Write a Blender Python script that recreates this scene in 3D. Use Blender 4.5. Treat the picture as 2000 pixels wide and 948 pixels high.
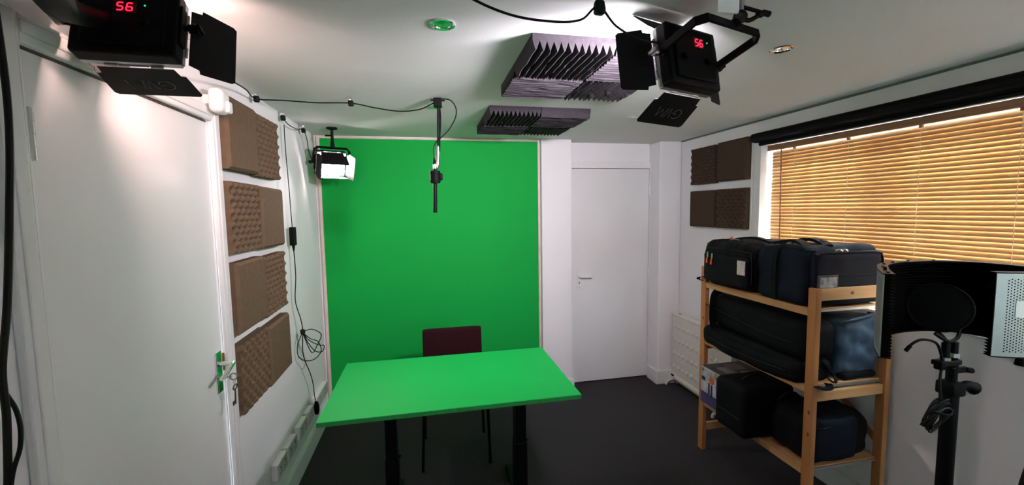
import bpy, bmesh, math, random
from mathutils import Vector, Matrix, noise
random.seed(7)
PI = math.pi
for o in list(bpy.data.objects): bpy.data.objects.remove(o)
SC = bpy.context.scene
COL = SC.collection

# ---------------------------------------------------------------- camera
cd = bpy.data.cameras.new('camera'); cam = bpy.data.objects.new('camera', cd); COL.objects.link(cam)
cd.sensor_width = 36; cd.lens = 812.66/2000*36; cd.clip_start = .02
r_ = Vector((.97971818, -.19982176, -.01495146)); u_ = Vector((.03057526, .07533298, .99668957)); f_ = Vector((.19803393, .97693204, -.07991469))
cam.matrix_world = Matrix(((r_.x, u_.x, -f_.x, .825), (r_.y, u_.y, -f_.y, 0), (r_.z, u_.z, -f_.z, 1.632), (0, 0, 0, 1)))
SC.camera = cam

# ---------------------------------------------------------------- sky, light, exposure
SKY_STRENGTH = 6.6
LAMP = dict(near_left=(11, .15, 130), near_right=(16, 3.4, 130), far=(19, 1.3, 130))   # panel face strength, beam power (W), beam angle (degrees)
LAMP_WARM, LAMP_COOL, LAMP_FAR = (1.0, .68, .63), (.98, .90, 1.0), (1.0, .84, .88)
w = bpy.data.worlds.new('sky'); SC.world = w; w.use_nodes = True
bg = w.node_tree.nodes['Background']; bg.inputs[0].default_value = (.80, .93, 1, 1); bg.inputs[1].default_value = SKY_STRENGTH
SC.view_settings.view_transform = 'Standard'; SC.view_settings.look = 'None'; SC.view_settings.exposure = 2.4; SC.view_settings.gamma = 1

# ---------------------------------------------------------------- materials
def mat(name, col, rough=.6, metal=0, var=0., vscale=8, bump=0., bscale=60, spec=.5, emit=None, estr=0, sheen=0, wood=None, trans=0, stretch=None):
    m = bpy.data.materials.new(name); m.use_nodes = True; nt = m.node_tree; N = nt.nodes; L = nt.links
    b = N['Principled BSDF']; b.inputs['Base Color'].default_value = (*col, 1); b.inputs['Roughness'].default_value = rough
    b.inputs['Metallic'].default_value = metal; b.inputs['Specular IOR Level'].default_value = spec
    if sheen: b.inputs['Sheen Weight'].default_value = sheen
    if emit: b.inputs['Emission Color'].default_value = (*emit, 1); b.inputs['Emission Strength'].default_value = estr
    tc = N.new('ShaderNodeTexCoord'); mp = N.new('ShaderNodeMapping'); L.new(tc.outputs['Object'], mp.inputs[0])
    if stretch: mp.inputs['Scale'].default_value = stretch
    def nz(scale, det=4):
        n = N.new('ShaderNodeTexNoise'); n.inputs['Scale'].default_value = scale; n.inputs['Detail'].default_value = det; L.new(mp.outputs[0], n.inputs[0]); return n
    src = None
    if wood:
        n = nz(vscale, 6); rp = N.new('ShaderNodeValToRGB'); rp.color_ramp.elements[0].position = .35; rp.color_ramp.elements[1].position = .65
        rp.color_ramp.elements[0].color = (*wood, 1); rp.color_ramp.elements[1].color = (*col, 1); L.new(n.outputs[0], rp.inputs[0]); src = rp.outputs[0]
    elif var:
        n = nz(vscale); rp = N.new('ShaderNodeValToRGB')
        rp.color_ramp.elements[0].color = (*[c*(1-var) for c in col], 1); rp.color_ramp.elements[1].color = (*[min(1, c*(1+var)) for c in col], 1)
        rp.color_ramp.elements[0].position = .3; rp.color_ramp.elements[1].position = .7
        L.new(n.outputs[0], rp.inputs[0]); src = rp.outputs[0]
    if src: L.new(src, b.inputs['Base Color'])
    if bump:
        n2 = nz(bscale, 3); bp = N.new('ShaderNodeBump'); bp.inputs['Strength'].default_value = bump; bp.inputs['Distance'].default_value = .004
        L.new(n2.outputs[0], bp.inputs['Height']); L.new(bp.outputs[0], b.inputs['Normal'])
    if trans:
        t = N.new('ShaderNodeBsdfTranslucent'); mx = N.new('ShaderNodeMixShader'); mx.inputs[0].default_value = trans
        if src: L.new(src, t.inputs[0])
        else: t.inputs[0].default_value = (*col, 1)
        L.new(b.outputs[0], mx.inputs[1]); L.new(t.outputs[0], mx.inputs[2]); L.new(mx.outputs[0], N['Material Output'].inputs[0])
    return m
M = dict(
    wall=mat('wall_paint', (.84, .82, .825), .75, var=.02, vscale=2, bump=.15, bscale=180, spec=.2),
    ceil=mat('ceiling_paint', (.74, .74, .73), .85, var=.03, vscale=1.5, bump=.12, bscale=150, spec=.15),
    gloss=mat('white_gloss_paint', (.80, .79, .78), .5, var=.015, vscale=3, spec=.4),
    door=mat('door_paint', (.78, .77, .77), .38, var=.02, vscale=2, bump=.05, bscale=60, spec=.4),
    carpet=mat('charcoal_carpet', (.055, .050, .053), .95, var=.45, vscale=220, bump=.9, bscale=500, spec=.1),
    green=mat('chroma_green_paint', (.003, .37, .052), .7, var=.03, vscale=1.5, spec=.2),
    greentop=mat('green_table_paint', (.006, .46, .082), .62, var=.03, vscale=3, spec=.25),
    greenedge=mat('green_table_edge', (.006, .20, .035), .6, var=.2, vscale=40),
    frame=mat('pale_timber_trim', (.70, .58, .50), .5, var=.08, vscale=12),
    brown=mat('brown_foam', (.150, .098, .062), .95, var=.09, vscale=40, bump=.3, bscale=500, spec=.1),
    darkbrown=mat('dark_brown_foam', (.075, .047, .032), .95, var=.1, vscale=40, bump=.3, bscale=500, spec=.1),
    charfoam=mat('charcoal_foam', (.042, .036, .042), .95, var=.2, vscale=60, bump=.4, bscale=500, spec=.15),
    black=mat('black_metal', (.003, .003, .0035), .5, spec=.14, var=.2, vscale=10),
    flap=mat('black_flap_paint', (.004, .003, .003), .6, spec=.22, var=.1),
    plastic=mat('black_plastic', (.003, .003, .0035), .6, spec=.12, var=.1),
    cable=mat('black_cable', (.004, .004, .004), .55, spec=.25, var=.1),
    chrome=mat('chrome', (.85, .85, .86), .12, metal=1, var=.02),
    steel=mat('steel', (.45, .44, .45), .35, metal=1, var=.1),
    iron=mat('dark_iron', (.12, .09, .075), .45, metal=.8, var=.2, vscale=60),
    brass=mat('brass', (.35, .22, .08), .35, metal=1, var=.1),
    pine=mat('pine', (.56, .245, .09), .5, vscale=4, wood=(.43, .165, .052), stretch=(3, 3, .35), spec=.35, bump=.06),
    pineh=mat('pine_across', (.66, .38, .17), .5, vscale=4, wood=(.52, .26, .10), stretch=(.5, 3, 5), spec=.35, bump=.06),
    pinel=mat('pine_along', (.60, .34, .15), .5, vscale=4, wood=(.46, .22, .08), stretch=(5, .5, 5), spec=.35, bump=.06),
    knot=mat('pine_knot', (.16, .06, .025), .6, var=.2, vscale=60),
    slat=mat('honey_wood_slat', (.68, .43, .22), .42, vscale=30, wood=(.56, .31, .135), stretch=(8, .6, 8), spec=.4, trans=.13),
    rail=mat('blind_rail_wood', (.34, .16, .07), .45, vscale=8, wood=(.26, .11, .045), stretch=(8, .5, 8), spec=.4),
    cordm=mat('cream_cord', (.75, .66, .52), .8, trans=.3),
    bag=mat('black_nylon', (.0028, .003, .0045), .65, var=.3, vscale=30, bump=.5, bscale=700, spec=.14),
    bagn=mat('navy_black_nylon', (.0035, .0065, .015), .7, var=.2, vscale=20, bump=.2, bscale=700, spec=.18),
    blue=mat('slate_blue_nylon', (.028, .052, .088), .6, var=.05, vscale=12, bump=.4, bscale=500, spec=.35),
    orange=mat('orange_pull', (.75, .10, .02), .6, var=.1),
    label=mat('pale_label', (.55, .46, .42), .7, var=.25, vscale=60),
    clear=mat('clear_window', (.30, .33, .36), .2, var=.5, vscale=40, spec=.6),
    maroon=mat('maroon_fabric', (.022, .0035, .006), .85, var=.15, vscale=60, bump=.3, bscale=600, spec=.15),
    cream=mat('cream_enamel', (.74, .70, .62), .4, var=.02, spec=.4),
    white=mat('white_plastic', (.80, .79, .77), .35, var=.01),
    sockm=mat('socket_plate', (.52, .52, .47), .4, var=.05),
    silver=mat('silver_perforated', (.33, .37, .36), .45, metal=.55, var=.05, vscale=30),
    hole=mat('dark_hole', (.002, .002, .002), .95, spec=.05),
    card=mat('white_card', (.70, .72, .70), .6, var=.01),
    greyink=mat('grey_ink', (.16, .17, .17), .7), logo=mat('logo_grey', (.20, .17, .17), .5),
    red=mat('red_digits', (.6, 0, .01), .5, emit=(1, .008, .03), estr=.9),
    redglow=mat('display_window', (.02, .001, .002), .25, spec=.5),
    gled=mat('green_indicator', (0, .5, .1), .5, emit=(.02, 1, .2), estr=.4),
    lamp_warm=mat('lit_diffuser_warm', (.9, .9, .9), .5, emit=LAMP_WARM, estr=LAMP['near_left'][0]), lamp_cool=mat('lit_diffuser_cool', (.9, .9, .9), .5, emit=LAMP_COOL, estr=LAMP['near_right'][0]), lamp_far=mat('lit_diffuser_far', (.9, .9, .9), .5, emit=LAMP_FAR, estr=LAMP['far'][0]),
    net=mat('pop_mesh', (.003, .003, .0035), .8, var=.1, spec=.1),
    boxw=mat('box_print_pale', (.50, .50, .52), .6, var=.35, vscale=20), boxp=mat('box_print_purple', (.06, .05, .16), .6, var=.2),
    boxd=mat('box_print_dark', (.06, .05, .05), .6, var=.4, vscale=14), boxg=mat('box_print_grey', (.20, .17, .15), .6, var=.2),
    boxo=mat('box_print_orange', (.65, .12, .03), .6), boxy=mat('box_print_ochre', (.36, .28, .16), .6), boxr=mat('box_print_red', (.20, .05, .03), .6),
    boxn=mat('box_print_navy', (.02, .025, .09), .6), gap=mat('dark_gap', (.10, .065, .05), .9), shade_grey=mat('grey_shadow_strip', (.14, .17, .16), .8),
    upvc=mat('white_upvc', (.80, .81, .82), .35),
)
gl = bpy.data.materials.new('window_glass'); gl.use_nodes = True
g_ = gl.node_tree; g_.nodes.clear(); go = g_.nodes.new('ShaderNodeOutputMaterial'); gt = g_.nodes.new('ShaderNodeBsdfTransparent'); gg = g_.nodes.new('ShaderNodeBsdfGlossy'); gm = g_.nodes.new('ShaderNodeMixShader')
gt.inputs[0].default_value = (.95, .98, .97, 1); gg.inputs['Roughness'].default_value = .02; gm.inputs[0].default_value = .06
g_.links.new(gt.outputs[0], gm.inputs[1]); g_.links.new(gg.outputs[0], gm.inputs[2]); g_.links.new(gm.outputs[0], go.inputs[0]); M['glass'] = gl

# ---------------------------------------------------------------- mesh helpers
B = bmesh.new
def box(bm, x0, x1, y0, y1, z0, z1, bev=0, seg=2):
    r = bmesh.ops.create_cube(bm, size=1)
    for v in r['verts']: v.co = Vector(((x0+x1)/2+v.co.x*(x1-x0), (y0+y1)/2+v.co.y*(y1-y0), (z0+z1)/2+v.co.z*(z1-z0)))
    if bev:
        es = list({e for v in r['verts'] for e in v.link_edges})
        bmesh.ops.bevel(bm, geom=es, offset=bev, segments=seg, affect='EDGES', profile=.5)
    return bm
def cyl(bm, p0, p1, r0, r1=None, n=16, caps=True):
    p0, p1 = Vector(p0), Vector(p1); d = p1-p0; q = Vector((0, 0, 1)).rotation_difference(d.normalized())
    r1 = r0 if r1 is None else r1
    mtx = Matrix.Translation((p0+p1)/2) @ q.to_matrix().to_4x4()
    bmesh.ops.create_cone(bm, cap_ends=caps, segments=n, radius1=r0, radius2=r1, depth=d.length, matrix=mtx); return bm
def sph(bm, c, r, sc=(1, 1, 1), u=14, v=10):
    bmesh.ops.create_uvsphere(bm, u_segments=u, v_segments=v, radius=r, matrix=Matrix.Translation(c) @ Matrix.Diagonal((*sc, 1))); return bm
def spline(pts, n=8):
    P = [Vector(p) for p in pts]; out = []
    for i in range(len(P)-1):
        a, b, c, d = P[max(i-1, 0)], P[i], P[i+1], P[min(i+2, len(P)-1)]
        for k in range(n):
            t = k/n; out.append(.5*((2*b)+(c-a)*t+(2*a-5*b+4*c-d)*t*t+(3*b-a-3*c+d)*t**3))
    out.append(P[-1]); return out
def tube(bm, pts, r, n=8, smooth=8, closed=False):
    P = spline(pts, smooth) if smooth else [Vector(p) for p in pts]
    rings = []; up = Vector((0, 0, 1)); prev = None
    for i, p in enumerate(P):
        t = (P[min(i+1, len(P)-1)]-P[max(i-1, 0)])
        if t.length < 1e-9: t = Vector((0, 0, 1))
        t.normalize()
        a = prev if prev is not None else (Vector((1, 0, 0)) if abs(t.x) < .9 else up)
        a = (a-t*a.dot(t)).normalized(); b = t.cross(a); prev = a
        rr = r(i/(len(P)-1)) if callable(r) else r
        rings.append([bm.verts.new(p+(a*math.cos(2*PI*k/n)+b*math.sin(2*PI*k/n))*rr) for k in range(n)])
    for A, C in zip(rings, rings[1:]):
        for k in range(n): bm.faces.new((A[k], A[(k+1) % n], C[(k+1) % n], C[k]))
    bm.faces.new(rings[0][::-1]); bm.faces.new(rings[-1]); return bm
def prism(bm, poly, axis, a, b):
    """poly of 2D points extruded along axis from a to b; 2D order is (x,y,z) without that axis"""
    def P(p, t):
        if axis == 'x': return (t, p[0], p[1])
        if axis == 'y': return (p[0], t, p[1])
        return (p[0], p[1], t)
    A = [bm.verts.new(P(p, a)) for p in poly]; C = [bm.verts.new(P(p, b)) for p in poly]; n = len(poly)
    for i in range(n): bm.faces.new((A[i], A[(i+1) % n], C[(i+1) % n], C[i]))
    bm.faces.new(A[::-1]); bm.faces.new(C); return bm
def lathe(bm, prof, c, n=28, axis='z'):
    rings = []
    for r, h in prof:
        ring = []
        for k in range(n):
            a = 2*PI*k/n; x, y = r*math.cos(a), r*math.sin(a)
            v = {'z': (x, y, h), 'x': (h, x, y), 'y': (x, h, y)}[axis]
            ring.append(bm.verts.new(Vector(c)+Vector(v)))
        rings.append(ring)
    for A, C in zip(rings, rings[1:]):
        for k in range(n): bm.faces.new((A[k], A[(k+1) % n], C[(k+1) % n], C[k]))
    return bm
def soft(bm, x0, x1, y0, y1, z0, z1, r=.04, n=12, amp=.006, fr=7, seed=0, fn=None):
    """rounded, slightly crumpled soft box"""
    t = B(); bmesh.ops.create_cube(t, size=2); bmesh.ops.subdivide_edges(t, edges=t.edges[:], cuts=n, use_grid_fill=True)
    c = Vector(((x0+x1)/2, (y0+y1)/2, (z0+z1)/2)); h = Vector(((x1-x0)/2, (y1-y0)/2, (z1-z0)/2)); off = Vector((seed*3.1, seed*1.7, 0))
    for v in t.verts:
        p = Vector((v.co[i]*h[i] for i in range(3))); q = Vector((max(-h[i]+r, min(h[i]-r, p[i])) for i in range(3)))
        d = p-q
        if d.length > 1e-9: p = q+d.normalized()*min(d.length, r)
        nn = noise.noise(p*fr+off)+.5*noise.noise(p*fr*2.3+off)
        dr = Vector((p[i]/h[i] for i in range(3))); dr = dr.normalized() if dr.length else dr
        p = p+dr*nn*amp
        if fn: p = fn(p, h)
        p.z = max(p.z, -h.z)
        v.co = c+p
    mesh = bpy.data.meshes.new('t'); t.to_mesh(mesh); t.free(); bm.from_mesh(mesh); bpy.data.meshes.remove(mesh); return bm
OFF = {}
def obj(name, bm, m, parent=None, smooth=False, label=None, origin=None):
    me = bpy.data.meshes.new(name); o = bpy.data.objects.new(name, me); COL.objects.link(o)
    bmesh.ops.recalc_face_normals(bm, faces=bm.faces[:])
    off = OFF.get(parent.name, Vector()) if parent else (Vector(origin) if origin is not None else Vector())
    if off.length: bmesh.ops.translate(bm, verts=bm.verts[:], vec=-off)
    if smooth:
        for f in bm.faces: f.smooth = True
    bm.to_mesh(me); bm.free(); me.materials.append(M[m] if isinstance(m, str) else m)
    if smooth:
        try: me.set_sharp_from_angle(angle=math.radians(38))
        except Exception: pass
    OFF[o.name] = off
    if parent: o.parent = parent
    else: o.location = off
    if label: o['label'] = label
    return o
def thing(name, label, cat, loc=(0, 0, 0), group=None):
    o = bpy.data.objects.new(name, None); o.empty_display_size = .05; COL.objects.link(o); o.location = loc
    o['label'] = label; o['category'] = cat; OFF[o.name] = Vector(loc)
    if group: o['group'] = group
    return o
def tag(o, label, cat, group=None):
    o['label'] = label; o['category'] = cat
    if group: o['group'] = group
    return o
def struct(name, bm, m, parent=None, smooth=False):
    o = obj(name, bm, m, parent, smooth)
    if not parent: o['kind'] = 'structure'
    return o
def dup(root, label=None, group=None):
    r = root.copy(); COL.objects.link(r)
    if label: r['label'] = label
    if group: r['group'] = group
    for ch in list(root.children):
        c = ch.copy(); COL.objects.link(c); c.parent = r
        for g in ch.children:
            d = g.copy(); COL.objects.link(d); d.parent = c
    return r

# ================================================================ SETTING
W, H, D, DD = 3.078, 2.215, 3.455, 3.58          # room width, height, green wall plane, recessed door plane
YF, YB = -1.1, 3.75                               # wall behind the camera / outer limit
struct('floor', box(B(), -.15, W+.35, YF-.2, YB, -.1, 0), 'carpet')
struct('ceiling', box(B(), -.15, W+.35, YF-.2, YB, H, H+.1), 'ceil')
# left wall with the door opening
D1, D2, DH = 1.069, 1.84, 1.985
b = B(); box(b, -.15, 0, YF, D1-.005, 0, H); box(b, -.15, 0, D2+.005, YB, 0, H); box(b, -.15, 0, D1-.005, D2+.005, DH+.008, H)
struct('wall_left', b, 'wall')
b = B(); VX0, VX1, VZ0, VZ1 = 2.30, 2.90, 1.15, 1.65
box(b, 0, VX0, YF-.2, YF, 0, H); box(b, VX1, W, YF-.2, YF, 0, H); box(b, VX0, VX1, YF-.2, YF, 0, VZ0); box(b, VX0, VX1, YF-.2, YF, VZ1, H)
struct('wall_front', b, 'wall')
b = B(); box(b, VX0, VX1, YF-.17, YF-.13, VZ0, VZ0+.06); box(b, VX0, VX1, YF-.17, YF-.13, VZ1-.06, VZ1)
for x_ in (VX0, (VX0+VX1)/2-.03, VX1-.06): box(b, x_, x_+.06, YF-.17, YF-.13, VZ0+.06, VZ1-.06)
w2n = struct('fill_window', b, 'upvc'); xm = (VX0+VX1)/2  # unseen window added behind the camera to supply cool fill daylight
for x_, x2_ in ((VX0+.06, xm-.03), (xm+.03, VX1-.06)): struct('window_pane', box(B(), x_, x2_, YF-.153, YF-.147, VZ0+.06, VZ1-.06), 'glass', w2n)
# back wall: green-screen part, white pier, recessed door bay, corner boxing
PX0, PX1 = 1.778, 2.045; DX0, DX1 = 2.105, 2.859; CX0 = 2.865
b = B(); box(b, 0, PX0, D, YB, 0, H); box(b, PX0, PX1, 3.41, YB, 0, H, .008)
box(b, PX1, DX0-.004, DD, YB, 0, H); box(b, DX0-.004, DX1+.004, DD, YB, DH+.004, H); box(b, DX1+.004, CX0, DD, YB, 0, H); box(b, DX0-.004, DX1+.004, DD+.06, YB, 0, DH+.004)
box(b, CX0, W, 3.395, YB, 0, H, .012, 3)
struct('wall_back', b, 'wall')
# right wall with the window opening
WY0, WY1, WZ0, WZ1 = .35, 2.49, 1.075, 2.045
b = B(); WT = W+.24
box(b, W, WT, YF, WY0, 0, H); box(b, W, WT, WY1, YB, 0, H); box(b, W, WT, WY0, WY1, 0, WZ0); box(b, W, WT, WY0, WY1, WZ1, H)
struct('wall_right', b, 'wall')
b = B(); box(b, W-.012, W, YF, 3.39, H-.010, H-.002); struct('shade_strip_1', b, 'shade_grey')  # dark strip painted in as the shadow line where wall meets ceiling
# skirtings
def skirt(name, polys):
    b = B()
    for f in polys: f(b)
    return struct(name, b, 'gloss')
SK = [(0, 0), (.02, 0), (.02, .115), (.012, .13), (0, .135)]
skirt('baseboard_left', [lambda b: prism(b, [(p[0], p[1]) for p in SK], 'y', D2+.09, D-.001), lambda b: prism(b, [(p[0], p[1]) for p in SK], 'y', YF, D1-.08)])
skirt('baseboard_back', [lambda b: box(b, PX0+.005, PX1+.014, 3.392, 3.41, 0, .125, .006), lambda b: box(b, CX0-.018, W, 3.375, 3.395, 0, .13, .008), lambda b: box(b, CX0-.018, CX0, 3.39, DD-.03, 0, .13, .006), lambda b: box(b, .03, PX0, D-.016, D, 0, .1)])
skirt('baseboard_right', [lambda b: box(b, W-.018, W, YF, 3.375, 0, .12, .006)])

# ---- left door
dl = struct('door_1', box(B(), -.045, -.003, D1, D2, .01, DH, .002), 'door')
b = B(); AW, AT = .06, .02
for y0, y1, z0, z1 in ((D1-AW-.004, D1-.004, 0, DH+AW+.006), (D2+.004, D2+.004+AW, 0, DH+AW+.006), (D1-.004, D2+.004, DH+.006, DH+AW+.006)):
    box(b, 0, AT, y0, y1, z0, z1, .005)
    if z0 == 0: ym = (y0+y1)/2; box(b, AT-.001, AT+.004, ym-.015, ym+.018, z0, z1, .004)
    else: box(b, AT-.001, AT+.004, y0, y1, z0+.018, z1-.012, .004)
struct('door_frame', b, 'gloss', dl)
b = B(); box(b, -.044, -.001, D1, D2, DH, DH+.006); struct('door_gap', b, 'gap', dl)
b = B(); cyl(b, (.012, D1+.003, 1.75), (.012, D1+.003, 1.86), .009, n=12); box(b, -.004, .004, D1-.01, D1+.03, 1.755, 1.855)
for k in range(1, 4): cyl(b, (.012, D1+.003, 1.75+k*.0275-.001), (.012, D1+.003, 1.75+k*.0275+.001), .0105, n=12)
struct('hinge', b, 'sockm', dl)
b = B(); box(b, -.003, .006, 1.777, 1.817, .925, 1.09, .003); pl = struct('handle_plate', b, 'chrome', dl); pl['label'] = 'chrome handle plate'
b = B(); cyl(b, (.004, 1.797, 1.04), (.055, 1.797, 1.04), .010, .008, 16); tube(b, [(.052, 1.80, 1.04), (.056, 1.77, 1.035), (.056, 1.73, 1.022), (.052, 1.70, 1.012)], lambda t: .0085-.001*t, 12); struct('door_handle', b, 'chrome', pl, True)
b = B(); box(b, -.004, .003, D2-.002, D2+.006, 1.00, 1.07); struct('strike_plate', b, 'brass', dl)
# keys
def key(name, label, p, down, m):
    t = thing(name, label, 'key', p); x, y, z = p; b = B()
    if down:
        pts = [(x+.001*math.sin(a), y+.016*math.cos(a), z+.010*math.sin(a)) for a in [2*PI*k/16 for k in range(17)]]; tube(b, pts, .003, 8, 0); obj('bow', b, m, t, True)
        b = B(); cyl(b, (x, y, z-.008), (x, y-.006, z-.065), .003); obj('shaft', b, m, t, True)
        b = B(); box(b, x-.0015, x+.0015, y-.026, y-.004, z-.066, z-.050); obj('bit', b, m, t)
    else:
        b = B(); cyl(b, (x-.05, y, z), (x-.008, y, z), .003); obj('shaft', b, m, t, True)
        b = B(); tube(b, [(x+.013*math.cos(a), y, z+.013*math.sin(a)) for a in [2*PI*k/16 for k in range(17)]], .0032, 8, 0); obj('bow', b, m, t, True)
    return t
key('door_key', 'steel mortice key turned in the lock of the white left door', (.052, 1.797, .985), False, 'steel')
key('door_key', 'dark old key hanging below the door lock on the left', (.058, 1.79, .945), True, 'iron')
b = B(); tube(b, [(.055+.003*math.sin(a), 1.795, .963+.012*math.cos(a)) for a in [2*PI*k/12 for k in range(13)]], .001, 6, 0)
tag(obj('key_ring', b, 'steel', smooth=True), 'thin steel ring linking the two door keys', 'ring')

# ---- far door
dr = struct('door_2', box(B(), DX0, DX1, DD-.004, DD+.036, .012, DH, .002), 'door')
b = B()
for x0, x1, z0, z1 in ((PX1+.002, DX0-.004, 0, DH+.06), (DX1+.004, CX0-.001, 0, DH+.06), (DX0-.004, DX1+.004, DH+.004, DH+.06)):
    box(b, x0, x1, DD-.022, DD, z0, z1, .003)
struct('door_frame', b, 'gloss', dr)
for z in (.2, .98, 1.74):
    b = B(); cyl(b, (DX1+.001, DD-.012, z), (DX1+.001, DD-.012, z+.09), .007, n=10); struct('hinge', b, 'gloss', dr, True)
b = B(); box(b, 2.150, 2.190, DD-.014, DD-.004, .905, 1.06, .004); pl = struct('handle_plate', b, 'white', dr)
b = B(); cyl(b, (2.170, DD-.01, 1.01), (2.170, DD-.05, 1.01), .009); tube(b, [(2.170, DD-.048, 1.01), (2.20, DD-.052, 1.008), (2.25, DD-.052, 1.006), (2.275, DD-.048, 1.008)], .0085, 10); struct('door_handle', b, 'white', pl, True)
b = B(); cyl(b, (2.170, DD-.013, .955), (2.170, DD-.0155, .955), .005); box(b, 2.168, 2.172, DD-.0155, DD-.013, .94, .955); struct('keyhole', b, 'hole', pl)

# ---- window
wn = struct('window_1', (lambda b: [box(b, W+.185, W+.23, y0, y1, z0, z1, .004) for y0, y1, z0, z1 in
    ((WY0, WY1, WZ0, WZ0+.06), (WY0, WY1, WZ1-.06, WZ1), (WY0, WY0+.06, WZ0+.06, WZ1-.06), (WY1-.06, WY1, WZ0+.06, WZ1-.06), (1.03, 1.11, WZ0+.06, WZ1-.06), (1.74, 1.82, WZ0+.06, WZ1-.06))] and b)(B()), 'upvc')
for y0, y1 in ((WY0+.06, 1.03), (1.11, 1.74), (1.82, WY1-.06)):
    struct('window_pane', box(B(), W+.205, W+.211, y0, y1, WZ0+.06, WZ1-.06), 'glass', wn)
struct('window_sill', box(B(), W-.012, W+.185, WY0, WY1, WZ0-.008, WZ0+.012, .004), 'gloss', wn)

# ================================================================ GREEN SCREEN
g = thing('green_screen', 'tall bright green painted backdrop board with thin pale edging', 'backdrop', (.9, D-.02, .1))
obj('panel', box(B(), .04, 1.752, D-.012, D, .1, 2.192), 'green', g)
for x0, x1, z0, z1 in ((.018, .04, .1, 2.205), (1.752, 1.772, .1, 2.205), (.04, 1.752, 2.192, 2.207)):
    obj('edging', box(B(), x0, x1, D-.022, D, z0, z1, .003), 'frame', g)

# ================================================================ ACOUSTIC FOAM
def flat_foam(ysize, zsize, th=.05):
    b = B(); i = .012; hy, hz = ysize/2, zsize/2
    A = [b.verts.new(p) for p in ((0, -hy, -hz), (0, hy, -hz), (0, hy, hz), (0, -hy, hz))]
    Q = [b.verts.new(p) for p in ((th-.012, -hy, -hz), (th-.012, hy, -hz), (th-.012, hy, hz), (th-.012, -hy, hz))]
    C = [b.verts.new(p) for p in ((th, -hy+i, -hz+i), (th, hy-i, -hz+i), (th, hy-i, hz-i), (th, -hy+i, hz-i))]
    b.faces.new(A[::-1]); b.faces.new(C)
    for u, v in ((A, Q), (Q, C)):
        for k in range(4): b.faces.new((u[k], u[(k+1) % 4], v[(k+1) % 4], v[k]))
    return b
def egg_foam(size, base=.026, amp=.024, n=66, per=.055):
    b = B(); h = size/2; g = []
    for i in range(n+1):
        row = []
        for j in range(n+1):
            y, z = -h+size*i/n, -h+size*j/n
            v = .5+.5*math.cos(2*PI*y/per)*math.cos(2*PI*z/per); v = v**.85
            row.append(b.verts.new((base+amp*v, y, z)))
        g.append(row)
    for i in range(n):
        for j in range(n): b.faces.new((g[i][j], g[i+1][j], g[i+1][j+1], g[i][j+1]))
    per_ = [g[i][0] for i in range(n+1)]+[g[n][j] for j in range(1, n+1)]+[g[i][n] for i in range(n-1, -1, -1)]+[g[0][j] for j in range(n-1, 0, -1)]
    lo = [b.verts.new((0, v.co.y, v.co.z)) for v in per_]; k_ = len(lo)
    for k in range(k_): b.faces.new((per_[k], lo[k], lo[(k+1) % k_], per_[(k+1) % k_]))
    b.faces.new(lo); return b
def wedge_foam(size=.3, nr=12, base=.024, amp=.030, seed=0, n=24):
    """ridges along x, lying in the plane z=0, points towards -z; edges wavy and curled"""
    b = B(); h = size/2; prof = []
    for k in range(nr): prof += [(-h+size*k/nr, 0), (-h+size*(k+.43)/nr, 1), (-h+size*(k+.57)/nr, 1.06)]
    prof.append((h, 0)); rows = []
    for i in range(n+1):
        x = -h+size*i/n; row = []
        for (y, t) in prof:
            dx = 0
            wv = noise.noise(Vector((x*9, y*26, seed*5.3)))*.005*t+max(0, noise.noise(Vector((x*18, y*60, seed*2.3)))-.25)*.02*t
            zz = -(base+amp*t*(1+.12*noise.noise(Vector((x*12, y*30, seed)))))
            yy = y+wv
            row.append(b.verts.new((x, max(-h-.004, min(h+.004, yy)), zz)))
        rows.append(row)
    m = len(prof)
    for i in range(n):
        for j in range(m-1): b.faces.new((rows[i][j], rows[i+1][j], rows[i+1][j+1], rows[i][j+1]))
    top = [[b.verts.new((r[j].co.x, r[j].co.y, 0)) for j in range(m)] for r in (rows[0], rows[-1])]
    for r, t, in ((rows[0], top[0]), (rows[-1], top[1])):
        for j in range(m-1): b.faces.new((r[j], r[j+1], t[j+1], t[j]))
    for j in (0, m-1):
        for i in range(n): pass
    L0 = [rows[i][0] for i in range(n+1)]; L1 = [rows[i][m-1] for i in range(n+1)]
    T0 = [top[0][0]]+[b.verts.new((rows[i][0].co.x, -h, 0)) for i in range(1, n)]+[top[1][0]]
    T1 = [top[0][-1]]+[b.verts.new((rows[i][-1].co.x, h, 0)) for i in range(1, n)]+[top[1][-1]]
    for i in range(n):
        b.faces.new((L0[i], L0[i+1], T0[i+1], T0[i])); b.faces.new((L1[i], L1[i+1], T1[i+1], T1[i])); b.faces.new((T0[i], T0[i+1], T1[i+1], T1[i]))
    return b
me_flat = None
def place(proto, name, label, cat, group, loc, rot=(0, 0, 0), m=None):
    o = bpy.data.objects.new(name, proto); COL.objects.link(o); o.location = loc; o.rotation_euler = rot
    o['label'] = label; o['category'] = cat; o['group'] = group
    if m: o.material_slots[0].link = 'OBJECT'; o.material_slots[0].material = M[m]
    return o
def mesh_of(bm, m, smooth=False):
    me = bpy.data.meshes.new('shape'); bmesh.ops.recalc_face_normals(bm, faces=bm.faces[:])
    if smooth:
        for f in bm.faces: f.smooth = True
    bm.to_mesh(me); bm.free(); me.materials.append(M[m])
    if smooth: me.set_sharp_from_angle(angle=math.radians(50))
    return me
mf, me_ = mesh_of(flat_foam(.303, .303), 'brown'), mesh_of(egg_foam(.300), 'brown', True)
rows = [(1.957, 'top row'), (1.611, 'second row from the top'), (1.267, 'third row from the top'), (.922, 'bottom row')]
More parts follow.
